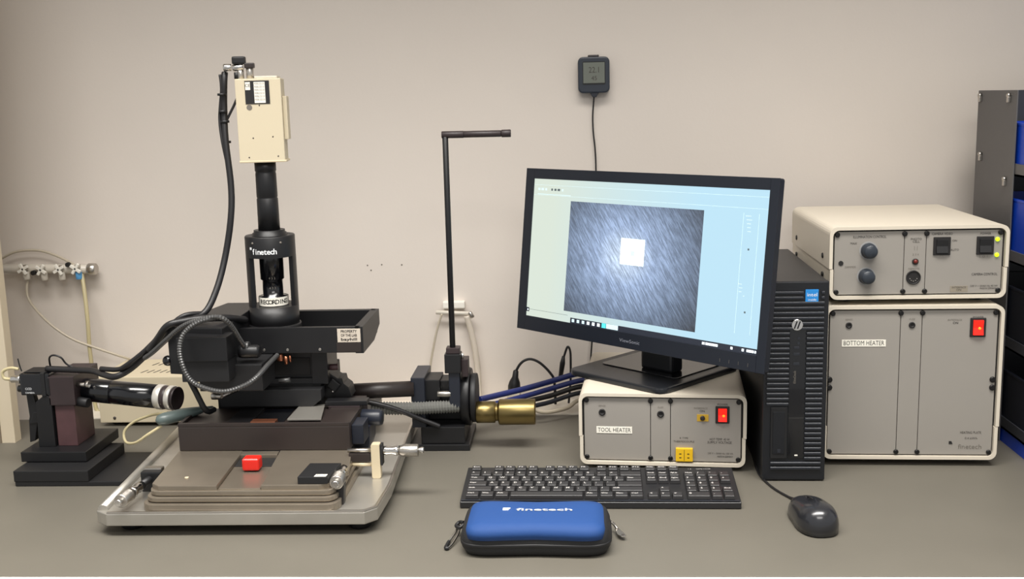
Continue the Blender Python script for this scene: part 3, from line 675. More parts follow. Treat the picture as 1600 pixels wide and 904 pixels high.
# carriage and body
b = MB(); b.box(-.6230, -.4400, 1.795, 1.95, .0720, .1600, .002); b.build('carriage', M['black2'], bo)
b = MB(); b.prism([(-.6100, .120), (-.4500, .120), (-.4350, .132), (-.4350, .150), (-.6150, .150)], 1.772, 1.80, 'xz', .001); b.build('carriage_front', M['black2'], bo)
b = MB(); b.box(-.5790, -.4400, 1.800, 1.93, .1500, .2160, .002); hd = b.build('head_body', M['black'], bo)
b = MB(); b.box(-.5700, -.4300, 1.792, 1.802, .1540, .1640, .001); b.build('head_lip', M['black'], hd)
b = MB(); b.box(-.5300, -.4580, 1.7985, 1.802, .1680, .1990, .0008); b.build('head_window', M['backing'], hd)
b = MB(); b.box(-.4540, -.4260, 1.790, 1.81, .1540, .2140, .0015); b.build('head_cheek', M['black'], hd)
b = MB(); b.lathe([(0, .006), (.006, .0065), (.012, .003), (.013, .0025)], (-.5010, 1.770, .2010), (.1, 0, 1), 16); tag(b.build('objective_tip', M['copper'], bo), 'small copper coloured tip')
b = MB(); b.cyl((-.4900, 1.765, .196), (-.4900, 1.765, .210), .003, 10); b.cyl((-.4830, 1.765, .200), (-.4830, 1.765, .211), .002, 10); b.build('adjusting_pin', M['copper'], bo)
b = MB(); b.cyl((-.5050, 1.768, .166), (-.4860, 1.768, .168), .004, 12); b.build('mirror_edge', M['hose'], bo)
b = MB(); b.lathe([(0, .003), (.006, .0055), (.017, .0055), (.019, .004)], (-.4310, 1.81, .1790), (1, 0, 0), 16); tag(b.build('thumb_screw', M['maroon2'], bo), 'dusky pink thumb screw')
b = MB(); b.prism([(-.4500, .212), (-.4310, .212), (-.4310, .169), (-.4147, .158), (-.4068, .158), (-.4050, .149), (-.3964, .142), (-.3918, .124), (-.4500, .124)], 1.812, 1.852, 'xz', .001); b.build('pivot_bracket', M['black'], bo)
b = MB(); b.box(-.4310, -.4120, 1.806, 1.83, .1380, .1560, .002, T=Matrix.Translation((-.4215, 0, .147)) @ Matrix.Rotation(R(40), 4, 'Y') @ Matrix.Translation((.4215, 0, -.147))); b.build('pivot_clamp', M['black'], bo)
b = MB(); b.sphere((-.4230, 1.806, .136), .0022, 8); b.build('set_screw', M['satin'], bo)
# arm frame: an open trough
b = MB(); b.box(-.6100, -.3610, 1.760, 1.768, .2160, .2600, .0008); fr = b.build('arm_frame', M['black'], bo)
b = MB(); b.box(-.6100, -.3610, 1.905, 1.918, .2160, .2600, .0008); b.build('frame_rear', M['black'], fr)
b = MB(); b.prism([(1.760, .2145), (1.760, .2600), (1.918, .2600), (1.918, .232), (1.860, .2145)], -.3700, -.3560, 'yz', .0008); b.build('frame_end', M['black'], fr)
b = MB(); b.box(-.6080, -.3700, 1.768, 1.905, .2140, .2210, .0005); b.build('frame_floor', M['black2'], fr)
b = MB(); b.box(-.3990, -.3600, 1.7588, 1.7602, .2340, .2570, .0002); lb = b.build('inspection_label', mat('tan_label', (196, 186, 172), .5), fr)
for i_, s in enumerate(('PROPERTY', 'OF THE LAB', 'bayhill')): text(s, .0062, front(-.3795, 1.7585, .2525-.0068*i_), M['ink' if i_ < 2 else 'blackink'], lb, width=.027, bold=.02)
b = MB(); b.box(-.4010, -.3600, 1.7590, 1.7602, .2170, .2330, .0002); b.build('cover_plate', M['brown'], fr)
for x in (-.4850, -.4300, -.5250): b = MB(); b.lathe([(0, .0025), (.001, .0022)], (x, 1.7602, .222), (0, -1, 0), 12); b.build('socket_screw', M['satin'], fr)
# motor boxes left
b = MB(); b.prism([(-.6620, 1.690), (-.5650, 1.672), (-.5650, 1.86), (-.5790, 1.895), (-.6270, 1.895), (-.6620, 1.72)], .2000, .2790, 'xy', .002); mh = b.build('drive_housing', M['black'], bo)
b = MB(); b.box(-.6330, -.5520, 1.650, 1.69, .2300, .2690, .0012); b.build('motor_cover', M['black'], mh)
b = MB(); b.box(-.6300, -.5535, 1.656, 1.70, .1950, .2300, .0010); b.build('motor_body', M['black2'], mh)
b = MB(); b.box(-.6150, -.5100, 1.690, 1.765, .1700, .2150, .002); b.build('motor_flange', M['black2'], mh)
b = MB(); b.lathe([(0, .010), (.006, .011), (.03, .011), (.034, .008)], (-.5480, 1.70, .234), (1, 0, 0), 18); b.build('connector_plug', M['black'], mh)
b = MB(); b.cyl((-.5370, 1.70, .242), (-.5310, 1.70, .242), .0085, 16); b.build('plug_ring', M['hose'], mh)
b = MB(); b.sphere((-.6660, 1.695, .2215), .0088, 18); kn = b.build('ball_knob', M['gloss'], bo)
b = MB(); b.cyl((-.6600, 1.695, .2215), (-.6300, 1.695, .223), .003, 12); b.build('stem', M['chrome'], kn)
b = MB(); b.box(-.6390, -.6340, 1.69, 1.70, .198, .213, .001); tag(b.build('limit_tab', M['chrome'], bo))
b = MB(); b.tube([(-.6400, 1.70, .200), (-.6270, 1.70, .170), (-.6130, 1.705, .134), (-.608, 1.73, .128)], .0048, 10); b.build('support_strut', M['black2'], bo)
b = MB(); b.cyl((-.6120, 1.735, .150), (-.5950, 1.735, .150), .0062, 16, .001); b.cyl((-.5960, 1.735, .150), (-.58, 1.78, .150), .0045, 12); b.build('steel_fitting', M['satin'], bo)
# yoke and column
X, Y = -.5245, 1.835
b = MB(); b.lathe([(0, .0445), (.003, .0455), (.030, .0455), (.033, .0445)], (X, Y, .2210), (0, 0, 1), 40)
b.lathe([(0, .0425), (.046, .0425)], (X, Y, .2400), (0, 0, 1), 40); yk = b.build('yoke_base', M['black'], bo)
def arc(a0, a1, ro, ri, z0, z1, name, n=10):
    b = MB(); pts = [(X+ro*math.cos(R(a0+(a1-a0)*k/n)), Y+ro*math.sin(R(a0+(a1-a0)*k/n))) for k in range(n+1)]
    pts += [(X+ri*math.cos(R(a1+(a0-a1)*k/n)), Y+ri*math.sin(R(a1+(a0-a1)*k/n))) for k in range(n+1)]
    b.prism(pts, z0, z1, 'xy'); return b.build(name, M['black'], bo)
# two open windows in the yoke sleeve, front and back: the arms are the solid arcs
arc(-16, 46, .0425, .0345, .286, .3725, 'yoke_arm'); arc(164, 226, .0425, .0345, .286, .3725, 'yoke_arm')
b = MB(); b.lathe([(0, .0425), (.0345, .0425), (.036, .0415), (.036, .029), (0, .029)], (X, Y, .3720), (0, 0, 1), 40, caps=False); b.build('yoke_collar', M['black'], bo)
b = MB(); b.lathe([(0, .0285), (.002, .029), (.040, .029), (.041, .0265), (.045, .0265)], (X, Y, .3720), (0, 0, 1), 36); b.build('collar_ring', M['black'], bo)
b = MB(); b.lathe([(0, .024), (.016, .0240), (.018, .0175), (.045, .0175), (.047, .0205), (.088, .0205), (.090, .0205)], (X, Y, .2850), (0, 0, 1), 36); lens = b.build('zoom_lens', M['gloss'], bo)
b = MB(); b.lathe([(0, .0256), (.0148, .0256)], (X, Y, .2870), (0, 0, 1), 36, False); b.build('tape_band', M['white'], lens)
for i_, ch in enumerate('RECORDING'):
    a = R(-74+(i_-4)*13.0); text(ch, .0105, Matrix.Translation((X+.0258*math.cos(a), Y+.0258*math.sin(a), .2942)) @ Matrix.Rotation(a+R(90), 4, 'Z') @ Matrix.Rotation(R(90), 4, 'X'), M['blackink'], lens, bold=.02)
for z_ in (.3180, .3350):
    a = R(-76); text('4 3 2', .0055, Matrix.Translation((X+.0210*math.cos(a), Y+.0210*math.sin(a), z_)) @ Matrix.Rotation(R(16), 4, 'Z') @ Matrix.Rotation(R(90), 4, 'X'), M['greyink'], lens)
for i_, ch in enumerate('finetech'):
    a = R(-116+i_*7.4); text(ch, .0135, Matrix.Translation((X+.0428*math.cos(a), Y+.0428*math.sin(a), .3835)) @ Matrix.Rotation(a+R(90), 4, 'Z') @ Matrix.Rotation(R(90), 4, 'X'), M['whitep'], yk, bold=.02)
a = R(-124); b = MB(); b.box(-.002, .002, -.0003, .0003, -.002, .002, T=Matrix.Translation((X+.0427*math.cos(a), Y+.0427*math.sin(a), .389)) @ Matrix.Rotation(a+R(90), 4, 'Z')); b.build('logo_mark', M['whitep'], yk)
for a in (R(-118), R(-50)): b = MB(); b.sphere((X+.042*math.cos(a), Y+.042*math.sin(a), .398), .0022, 8); b.build('set_screw', M['greyink'], bo)
b = MB(); b.lathe([(0, .0185), (.055, .0180), (.056, .0172), (.058, .0172), (.059, .0178), (.098, .0175), (.099, .0170), (.102, .0170), (.103, .0180), (.118, .0180)], (X, Y, .4150), (0, 0, 1), 32); b.build('tube_column', M['black'], bo)
# video camera on top of the column
vc = thing('video_camera', 'beige box video camera mounted on top of the black column', 'camera', (-.5250, 1.835, .5335), R(8))
b = MB(); b.box(-.5620, -.4870, 1.8080, 1.8560, .5335, .6715, .0015); vb = b.build('housing', M['cream2'], vc)
b = MB(); b.box(-.4870, -.4800, 1.818, 1.8500, .5700, .6420, .0012); b.build('side_cover', M['cream2'], vb)
b = MB(); b.box(-.5630, -.4845, 1.8075, 1.8570, .5330, .5365, .001); b.build('bottom_plate', M['ivory'], vb)
b = MB(); b.box(-.5300, -.4930, 1.812, 1.8580, .6715, .6755, .001); b.build('top_plate', M['cream'], vb)
b = MB(); b.box(-.5460, -.5060, 1.8072, 1.8082, .6300, .6680); lb = b.build('rating_plate', M['blackink'], vb)
b = MB(); b.box(-.5310, -.5130, 1.8066, 1.8076, .6315, .6660); b.box(-.5450, -.5370, 1.8066, 1.8076, .6530, .6660); b.build('white_field', M['white'], lb)
for k in range(6): text('MODEL CCD 12V', .0042, front(-.5220, 1.8064, .6630-.0052*k), M['greyink'], lb, width=.016)
text('CE', .007, front(-.5412, 1.8064, .6600), M['ink'], lb)
b = MB(); b.lathe([(0, .0046), (.0006, .0046)], (-.5405, 1.8082, .6245), (0, -1, 0), 18); b.build('round_mark', M['greyink'], vb)
for x, z in ((-.5375, .5740), (-.5050, .5755), (-.5460, .5420), (-.4980, .5430), (-.5240, .6275)):
    b = MB(); b.sphere((x, 1.808, z), (.0013, .0008, .0013), 8); b.build('screw', M['ink'], vb)
b = MB(); b.cyl((-.5555, 1.836, .6715), (-.5555, 1.836, .686), .0055, 16, .0005); b.cyl((-.5400, 1.836, .6715), (-.5400, 1.836, .690), .006, 16, .0005); cn = b.build('connector_base', M['satin'], vc)
b = MB(); b.box(-.5480, -.5320, 1.828, 1.8440, .689, .6980, .002); b.build('plug_elbow', M['brown'], cn)
b = MB(); b.box(-.5680, -.5460, 1.828, 1.8440, .696, .7090, .003); b.build('plug_cap', M['rubber'], cn)
b = MB(); b.cyl((-.5830, 1.836, .691), (-.5700, 1.836, .691), .0062, 16, .001); b.cyl((-.5680, 1.836, .690), (-.5500, 1.836, .692), .0058, 16, .001); tag(b.build('coupling', M['chrome'], cn), 'bright metal connector')
b = MB(); b.cyl((-.5620, 1.836, .683), (-.5620, 1.836, .672), .0045, 12); b.build('pin_socket', M['rubber'], cn)

# hoses on the bonder
b = MB(); b.tube([(-.712, 1.712, .222), (-.690, 1.695, .236), (-.655, 1.665, .262), (-.621, 1.648, .287), (-.591, 1.64, .299), (-.56, 1.64, .304), (-.545, 1.65, .291), (-.540, 1.68, .259), (-.538, 1.700, .240)], .0042, 10, ribs=.0042); b.build('ribbed_hose', M['hose'], bo)
b = MB(); b.tube([(-.555, 1.645, .303), (-.587, 1.634, .298), (-.611, 1.63, .281), (-.6185, 1.625, .258), (-.614, 1.62, .232), (-.603, 1.62, .208), (-.582, 1.62, .195), (-.551, 1.62, .189), (-.523, 1.63, .195), (-.508, 1.65, .203), (-.503, 1.70, .211), (-.503, 1.76, .213)], .0042, 10, ribs=.0042); b.build('ribbed_hose', M['hose'], bo)
b = MB(); b.tube([(-.700, 1.705, .236), (-.680, 1.695, .258), (-.655, 1.680, .283), (-.63, 1.69, .288), (-.60, 1.70, .290), (-.57, 1.73, .284), (-.56, 1.78, .270)], .006, 10); b.build('motor_cable', M['cable'], bo)

# ------------------------------------------------------------------ swing arm end: still part of the machine
b = MB(); b.cyl((-.4400, 1.875, .1160), (-.2950, 1.895, .1160), .0142, 28); b.build('swing_shaft', M['brown'], bo)
b = MB(); b.tube([(-.37, 1.87, .088), (-.30, 1.885, .082), (-.215, 1.905, .080)], .0125, 14, ribs=.005); b.build('bellows', M['bellow'], bo)
ea = bo
def B(n, m, *a, par=None, bev=.0015):
    b = MB(); b.box(*a, bev); return b.build(n, M[m], par or ea)
B('foot_plate', 'black', -.3060, -.1960, 1.888, 2.02, 0, .012)
B('base_block', 'black', -.2850, -.2050, 1.893, 2.0, .0125, .044)
B('end_plate', 'navy', -.3000, -.2750, 1.890, 1.985, .0440, .1370)
B('bearing_block', 'black', -.2790, -.2490, 1.905, 1.965, .0900, .1290)
B('bearing_block', 'black', -.2500, -.2250, 1.915, 1.96, .0850, .1250)
B('spine', 'black', -.2750, -.2050, 1.94, 1.99, .0440, .0930)
b = MB(); b.cyl((-.2530, 1.897, .1050), (-.2280, 1.897, .1050), .0055, 16, .001); b.build('pivot_pin', M['satin'], ea)
b = MB(); b.lathe([(0, .050), (.002, .0535), (.016, .0535), (.018, .052)], (-.2130, 1.945, .0870), (1, 0, 0), 44); b.build('large_disc', M['black'], ea)
b = MB(); b.lathe([(0, .044), (.001, .045), (.009, .045), (.010, .044)], (-.1930, 1.925, .0900), (1, 0, 0), 44); b.lathe([(0, .014), (.012, .014)], (-.2, 1.93, .085), (1, 0, 0), 20); b.build('flange_disc', M['black2'], ea)
b = MB(); b.lathe([(0, .0188), (.001, .0198), (.034, .0198), (.035, .0165), (.039, .0165), (.041, .0225), (.043, .0235), (.105, .0235), (.107, .0225), (.107, .004)], (-.1830, 1.90, .0695), (1, 0, 0), 40); tag(b.build('counterweight', M['brass'], ea), 'brass coloured two step cylinder')
B('lever_clamp', 'navy', -.2310, -.2110, 1.893, 1.912, .0800, .1800)
B('clamp_head', 'black', -.2370, -.2080, 1.888, 1.918, .1450, .1800)
B('clamp_cap', 'maroon', -.2340, -.2095, 1.892, 1.914, .1800, .1910)
B('small_bracket', 'maroon', -.2080, -.1960, 1.90, 1.93, .1350, .1680)
b = MB(); b.cyl((-.2060, 1.905, .168), (-.2060, 1.905, .178), .0025, 10); b.build('set_screw', M['chrome'], ea)
b = MB(); b.cyl((-.2225, 1.90, .1880), (-.2225, 1.90, .5660), .0052, 20, .0005); b.build('lever_rod', M['black'], ea)
b = MB(); b.cyl((-.2285, 1.90, .5690), (-.1900, 1.90, .5690), .0062, 20, .0005); b.cyl((-.1900, 1.90, .5690), (-.1250, 1.90, .5690), .0058, 20, .0005); b.cyl((-.1245, 1.90, .5690), (-.1080, 1.90, .5690), .0066, 20, .0008); b.build('lever_handle', M['maroon'], ea)

# ------------------------------------------------------------------ side camera on its stand
sk = thing('side_camera_stand', 'brown black camera block on stacked plates with a lens tube pointing right', 'camera stand', (-.87, 1.80, 0))
def S(n, m, *a, par=None, bev=.0015):
    b = MB(); b.box(*a, bev); return b.build(n, M[m], par or sk)
S('foot_plate', 'black2', -.9560, -.7690, 1.714, 1.87, 0, .0085)
S('lower_block', 'black2', -.9570, -.8270, 1.713, 1.865, .0085, .0280)
b = MB(); b.box(-.9640, -.8480, 1.756, 1.893, .0290, .0470, .0015); b.build('upper_block', M['black'], sk)
b = MB(); b.prism([(-.9450, .047), (-.9150, .047), (-.9150, .135), (-.925, .142), (-.9430, .128)], 1.785, 1.83, 'xz', .001); b.build('column_plate', M['black'], sk)
b = MB(); b.prism([(-.9120, .047), (-.8770, .047), (-.8770, .122), (-.9120, .122)], 1.790, 1.86, 'xz', .001); cw = b.build('column', M['maroon2'], sk)
b = MB(); b.box(-.9190, -.8720, 1.785, 1.885, .1215, .1730, .0015); b.build('head_block', M['maroon'], sk)
b = MB(); b.box(-.9190, -.9150, 1.784, 1.80, .1400, .1712, .001); b.build('nameplate', M['black'], sk)
b = MB(); b.box(-.9680, -.9150, 1.785, 1.83, .1400, .1790, .003); sc_ = b.build('camera_body', M['gloss'], sk)
b = MB(); b.box(-.9300, -.9220, 1.783, 1.832, .1380, .1810, .002); b.build('camera_ring', M['black2'], sc_)
b = MB(); b.box(-.9620, -.9280, 1.79, 1.826, .1795, .1812, .001); b.build('top_cover', M['black'], sc_)
text('CCD', .0055, front(-.9530, 1.7846, .1520), M['whitep'], sc_); text('CAMERA', .0042, front(-.9510, 1.7846, .1450), M['whitep'], sc_)
b = MB(); b.cyl((-.9900, 1.80, .166), (-.9680, 1.80, .166), .0065, 18, .001); b.lathe([(0, .004), (.004, .008), (.008, .008)], (-.9800, 1.80, .166), (1, 0, 0), 18); b.build('connector', M['chrome'], sc_)
b = MB(); b.cyl((-.9790, 1.80, .149), (-.9680, 1.80, .149), .0065, 16, .001); b.build('lens_port', M['gloss'], sc_)
b = MB(); b.tube([(-.9900, 1.80, .166), (-1.003, 1.80, .168), (-1.004, 1.80, .180), (-.99, 1.80, .186), (-.975, 1.80, .184)], .0028, 8); tag(b.build('connector_wire', M['ytube'], sc_), 'pale looped wire')
b = MB(); b.tube([(-.970, 1.80, .180), (-.973, 1.80, .192), (-.9745, 1.80, .203)], .0012, 6); b.build('antenna_pin', M['rubber'], sc_)
b = MB(); b.prism([(-.9640, .139), (-.9510, .139), (-.9440, .098), (-.9480, .092), (-.9560, .055), (-.9660, .052), (-.9640, .092), (-.9620, .100)], 1.795, 1.808, 'xz', .0015); b.build('bracket_arm', M['black'], sk)
b = MB(); b.prism([(-.9620, .086), (-.9430, .088), (-.9430, .108), (-.9540, .108)], 1.793, 1.81, 'xz', .0015); b.build('bracket_web', M['black'], sk)
p0 = Vector((-.8720, 1.828, .1385)); p1 = Vector((-.6930, 1.788, .1318)); ax = (p1-p0).normalized(); L_ = (p1-p0).length
b = MB(); b.lathe([(0, .0200), (.002, .0208), (.055, .0208), (.056, .0200), (.060, .0200), (.061, .0208), (L_-.036, .0208)], p0, ax, 40); lt = b.build('lens_tube', M['gloss'], sk)
for d_, w_, m_, r_ in ((L_-.036, .013, 'ring', .0218), (L_-.023, .009, 'maroon', .0204), (L_-.014, .010, 'ring', .0214)):
    b = MB(); b.lathe([(d_, r_-.001), (d_+.001, r_), (d_+w_-.001, r_), (d_+w_, r_-.001)], p0, ax, 40); tag(b.build('lens_ring', M[m_], lt), 'bright metal ring' if m_ == 'ring' else 'dark ring')
b = MB(); b.lathe([(L_-.005, .0185), (L_+.002, .0205), (L_+.003, .019), (L_-.001, .017), (L_-.001, .001)], p0, ax, 40); b.build('lens_end', M['maroon'], lt)
b = MB(); b.cyl((-.8720, 1.798, .1560), (-.8560, 1.797, .1555), .0035, 14); b.cyl((-.8560, 1.797, .1560), (-.8500, 1.797, .1560), .006, 14); b.build('clamp_screw', M['satin'], sk)
b = MB(); b.cyl((-.8750, 1.80, .125), (-.8530, 1.795, .123), .0085, 16, .001); b.build('lock_knob', M['black2'], sk)

# cables running to the side camera
lm = thing('cable_loom', 'thick black cable bundle hanging from the camera down to the side camera', 'cable', (-.60, 1.77, .19))
b = MB(); b.tube([(-.5835, 1.836, .683), (-.584, 1.83, .665), (-.587, 1.83, .623), (-.585, 1.82, .57), (-.578, 1.81, .495), (-.579, 1.8, .442), (-.590, 1.79, .378), (-.601, 1.765, .325), (-.616, 1.74, .291), (-.645, 1.72, .286), (-.684, 1.715, .252), (-.713, 1.72, .225), (-.744, 1.725, .200), (-.768, 1.72, .189), (-.794, 1.735, .189), (-.826, 1.765, .188), (-.870, 1.79, .184), (-.925, 1.80, .184)], .0054, 12); b.build('main_cable', M['cable'], lm)
b = MB(); b.tube([(-.5560, 1.846, .675), (-.562, 1.838, .650), (-.5705, 1.835, .630), (-.5800, 1.832, .612), (-.590, 1.828, .590), (-.592, 1.825, .560)], .0022, 8); b.build('thin_cable', M['cable'], lm)
b = MB(); b.tube([(-.592, 1.836, .680), (-.590, 1.832, .655), (-.595, 1.828, .610), (-.592, 1.822, .575), (-.585, 1.815, .54)], .0026, 8); b.build('thin_cable', M['cable'], lm)
for z_, x_ in ((.645, -.588), (.600, -.586), (.566, -.5855), (.617, -.588)):
    b = MB(); b.lathe([(0, .0074), (.004, .0074)], (x_, 1.826, z_), (0, 0, 1), 14); b.build('cable_tie', M['rubber'], lm)
b = MB(); b.tube([(-.618, 1.738, .2905), (-.645, 1.716, .290), (-.684, 1.713, .258), (-.713, 1.712, .232), (-.744, 1.715, .210), (-.765, 1.725, .200), (-.80, 1.74, .198)], .0042, 10); b.build('second_cable', M['cable'], lm)
b = MB(); b.tube([(-.925, 1.815, .183), (-.918, 1.80, .203), (-.905, 1.79, .2105), (-.892, 1.79, .206), (-.884, 1.795, .192), (-.860, 1.80, .180)], .0017, 8)
single(b, 'looped_wire', M['cable'], (-.905, 1.80, .178), 'thin black wire looped up over the brown black camera block', 'wire')

# vacuum wand and small box on the stage
vw = thing('vacuum_wand', 'grey green flattened wand handle lying beside the brown table block with pale tube', 'tool', (-.66, 1.73, .113))
b = MB(); n = 12
rings = []
for t, rx, rz_ in ((0, .002, .002), (.04, .009, .008), (.15, .0125, .0105), (.5, .0120, .0100), (.7, .0085, .0075), (.9, .006, .0035), (1, .003, .002)):
    c = Vector((-.697, 1.700, .1180)).lerp(Vector((-.622, 1.765, .1225)), t); dr = Vector((.075, .065, .0)).normalized(); sd = Vector((0, 0, 1)).cross(dr)
    rings.append([b.bm.verts.new(c+sd*rx*math.cos(2*PI*i/n)+Vector((0, 0, 1))*rz_*math.sin(2*PI*i/n)) for i in range(n)])
for A, B2 in zip(rings, rings[1:]):
    for i in range(n): b.bm.faces.new((A[i], A[(i+1) % n], B2[(i+1) % n], B2[i])).smooth = True
b.bm.faces.new(rings[0]); b.bm.faces.new(rings[-1]); b.build('handle', M['teal'], vw)
b = MB(); b.tube([(-.690, 1.705, .108), (-.712, 1.70, .095), (-.738, 1.71, .078), (-.768, 1.74, .069), (-.785, 1.775, .077), (-.774, 1.79, .089), (-.742, 1.78, .103), (-.709, 1.75, .116), (-.690, 1.735, .122)], .0024, 8); b.build('tube', M['ytube'], vw)
sb = thing('sample_box', 'small flat black box with a white sticker on the steel stage', 'box', (-.3890, 1.548, .0722))
b = MB(); b.prism([(-.4170, 1.5220), (-.3720, 1.5220), (-.3640, 1.5850), (-.4130, 1.5850)], .0722, .0835, 'xy', .0012); b.build('box', M['black2'], sb)
b = MB(); b.prism([(-.3920, 1.5232), (-.3745, 1.5232), (-.3735, 1.5330), (-.3910, 1.5330)], .0834, .0839, 'xy'); lb = b.build('sticker', M['white'], sb)
text('EL 5', .008, mtx((-.3828, 1.5282, .0841)), M['greyink'], lb, width=.013)

# ------------------------------------------------------------------ vented supply box back left
pv = thing('power_supply', 'beige ventilated power supply case behind the side camera against the wall', 'power supply', (-.80, 2.055, 0))
b = MB(); b.box(-.9560, -.6400, 2.055, 2.205, .0080, .1020, .002); pb = b.build('case', M['cream2'], pv)
for x in (-.93, -.67):
    for y in (2.075, 2.18): b = MB(); b.cyl((x, y, .002), (x, y, .009), .009, 14); b.build('foot', M['rubber'], pv)
for x in (-.926, -.69): b = MB(); b.sphere((x, 2.055, .018), (.0032, .002, .0032), 10); b.build('screw', M['ink'], pv)
for yy, sk_ in ((2.088, 0), (2.150, .004)):
    for k in range(17):
        x = -.880+k*.0132
        b = MB(); b.prism([(x, yy), (x+.003, yy), (x+.0095, yy+.022), (x+.0065, yy+.022)], .1018, .1023, 'xy'); b.build('vent_slot', M['backing'], pb)

# ------------------------------------------------------------------ manifold on the wall
mf = thing('valve_manifold', 'grey plastic tubing manifold with four small valves on the wall at left', 'manifold', (-1.10, 2.22, .30))
b = MB(); b.cyl((-1.205, 2.198, .3030), (-1.008, 2.198, .2985), .0095, 20, .002); mb_ = b.build('rail', M['fitting'], mf)
b = MB(); b.box(-1.190, -1.015, 2.206, 2.22, .296, .306, .001); b.build('bracket', M['satin'], mf)
for k, (x, z) in enumerate(((-1.150, .303), (-1.112, .301), (-1.074, .301), (-1.038, .302))):
    b = MB(); b.lathe([(0, .008), (.010, .008), (.012, .006), (.016, .006)], (x, 2.20, z), (0, -1, 0), 16); v = b.build('valve', M['satin'], mf)
    b = MB(); b.box(-.0125, .0125, -.003, .003, -.003, .003, .0012, T=mtx((x, 2.182, z), (0, R(35 if k % 2 else -30), 0))); b.box(-.003, .003, -.003, .003, -.0125, .0125, .0012, T=mtx((x, 2.182, z), (0, R(35 if k % 2 else -30), 0))); b.build('valve_handle', M['edge'], v)
    b = MB(); b.cyl((x+.002, 2.190, z-.006), (x+.003, 2.190, z-.023), .0068, 14, .001); b.build('valve_outlet', M['blueval' if k == 3 else 'fitting'], v)
    if k == 3: v.children[-1]['label'] = 'light blue plug'
for x, z in ((-1.129, .295), (-1.0535, .311)): b = MB(); b.cyl((x, 2.188, z), (x, 2.18, z), .005, 12); b.build('rail_bolt', M['blackink'], mf)
b = MB(); b.cyl((-1.018, 2.197, .2990), (-1.000, 2.197, .2985), .0125, 16, .002); b.build('end_cap', M['satin'], mf)
b = MB(); b.tube([(-1.205, 2.205, .324), (-1.173, 2.205, .337), (-1.125, 2.205, .339), (-1.084, 2.205, .326), (-1.046, 2.20, .307)], .0027, 8)
single(b, 'air_tube', M['tube'], (-1.12, 2.205, .32), 'grey plastic tube arching over the wall manifold to the left', 'tube')
b = MB(); b.tube([(-1.148, 2.196, .282), (-1.150, 2.19, .262), (-1.146, 2.185, .240), (-1.12, 2.17, .213), (-1.084, 2.16, .183), (-1.046, 2.16, .157), (-1.004, 2.17, .136), (-.956, 2.185, .113), (-.938, 2.205, .100)], .0026, 8)
single(b, 'air_tube', M['tube'], (-1.05, 2.17, .12), 'grey plastic tube sloping from the manifold down behind the beige supply case', 'tube')
b = MB(); b.tube([(-1.032, 2.197, .292), (-1.022, 2.18, .248), (-1.0165, 2.17, .195), (-1.018, 2.17, .141), (-1.017, 2.17, .099), (-1.014, 2.165, .0065), (-.99, 2.16, .0065)], .0042, 8)
single(b, 'air_tube', M['ytube'], (-1.017, 2.17, .002), 'pale tube hanging straight down from the right end of the manifold', 'tube')

# tube holder in the middle of the wall
hl = thing('tube_holder', 'small white tube holder on the wall behind the crank lever', 'holder', (-.252, 2.22, .20))
b = MB(); b.box(-.2760, -.2300, 2.204, 2.22, .2020, .2170, .003); b.build('block', M['edge'], hl)
b = MB(); b.cyl((-.2900, 2.200, .196), (-.2150, 2.200, .192), .0042, 14, .001); b.build('cross_tube', M['fitting'], hl)
b = MB(); b.cyl((-.2200, 2.198, .196), (-.2130, 2.198, .184), .0045, 12, .001); b.build('tube_end', M['satin'], hl)
b = MB(); b.tube([(-.277, 2.198, .193), (-.287, 2.20, .165), (-.297, 2.2, .125), (-.306, 2.2, .08), (-.312, 2.2, .02), (-.312, 2.195, .0055)], .0024, 8)
single(b, 'air_tube', M['tube'], (-.30, 2.2, .002), 'thin grey tube falling from the holder to the left of the lever', 'tube')
b = MB(); b.tube([(-.226, 2.198, .188), (-.217, 2.20, .150), (-.210, 2.2, .110), (-.206, 2.2, .06), (-.205, 2.195, .0095)], .0060, 10)
single(b, 'air_tube', mat('white_tube', (206, 196, 182), .4), (-.21, 2.2, .002), 'wide white tube falling from the holder to the right of the lever', 'tube')

# ------------------------------------------------------------------ thermometer on the wall
tm = thing('wall_thermometer', 'small dark square thermometer with grey display on the wall above the monitor', 'thermometer', (.0415, 2.22, .63))
b = MB(); b.prism(rrect(.0110, .0735, .6345, .7050, .010), 2.197, 2.219, 'xz', .003); tb = b.build('case', mat('slate_case', (40, 46, 56), .4), tm)
b = MB(); b.prism(rrect(.0200, .0650, .6510, .6960, .003), 2.1962, 2.1975, 'xz'); b.build('display_frame', M['rubber'], tb)
b = MB(); b.box(.0215, .0635, 2.1956, 2.1970, .6540, .6940); dp = b.build('display', M['lcd'], tb)
text('22.1', .016, front(.0435, 2.1954, .6790), M['ink'], dp, width=.020); text('45', .012, front(.0430, 2.1954, .6630), M['ink'], dp, width=.011)
b = MB(); b.box(.0310, .0530, 2.203, 2.216, .7040, .7090, .002); b.build('hanger', M['brown'], tm)
b = MB(); b.prism([(.0340, .6350), (.0520, .6350), (.0465, .6260), (.0400, .6260)], 2.199, 2.215, 'xz', .001); b.build('cord_entry', M['navy'], tm)
b = MB(); b.tube([(.0425, 2.208, .629), (.0395, 2.212, .591), (.040, 2.213, .559), (.0435, 2.213, .521), (.0445, 2.213, .476), (.042, 2.213, .40), (.040, 2.213, .25), (.03, 2.210, .10), (.02, 2.20, .006)], .0016, 8); b.build('sensor_cord', M['cable'], tm)

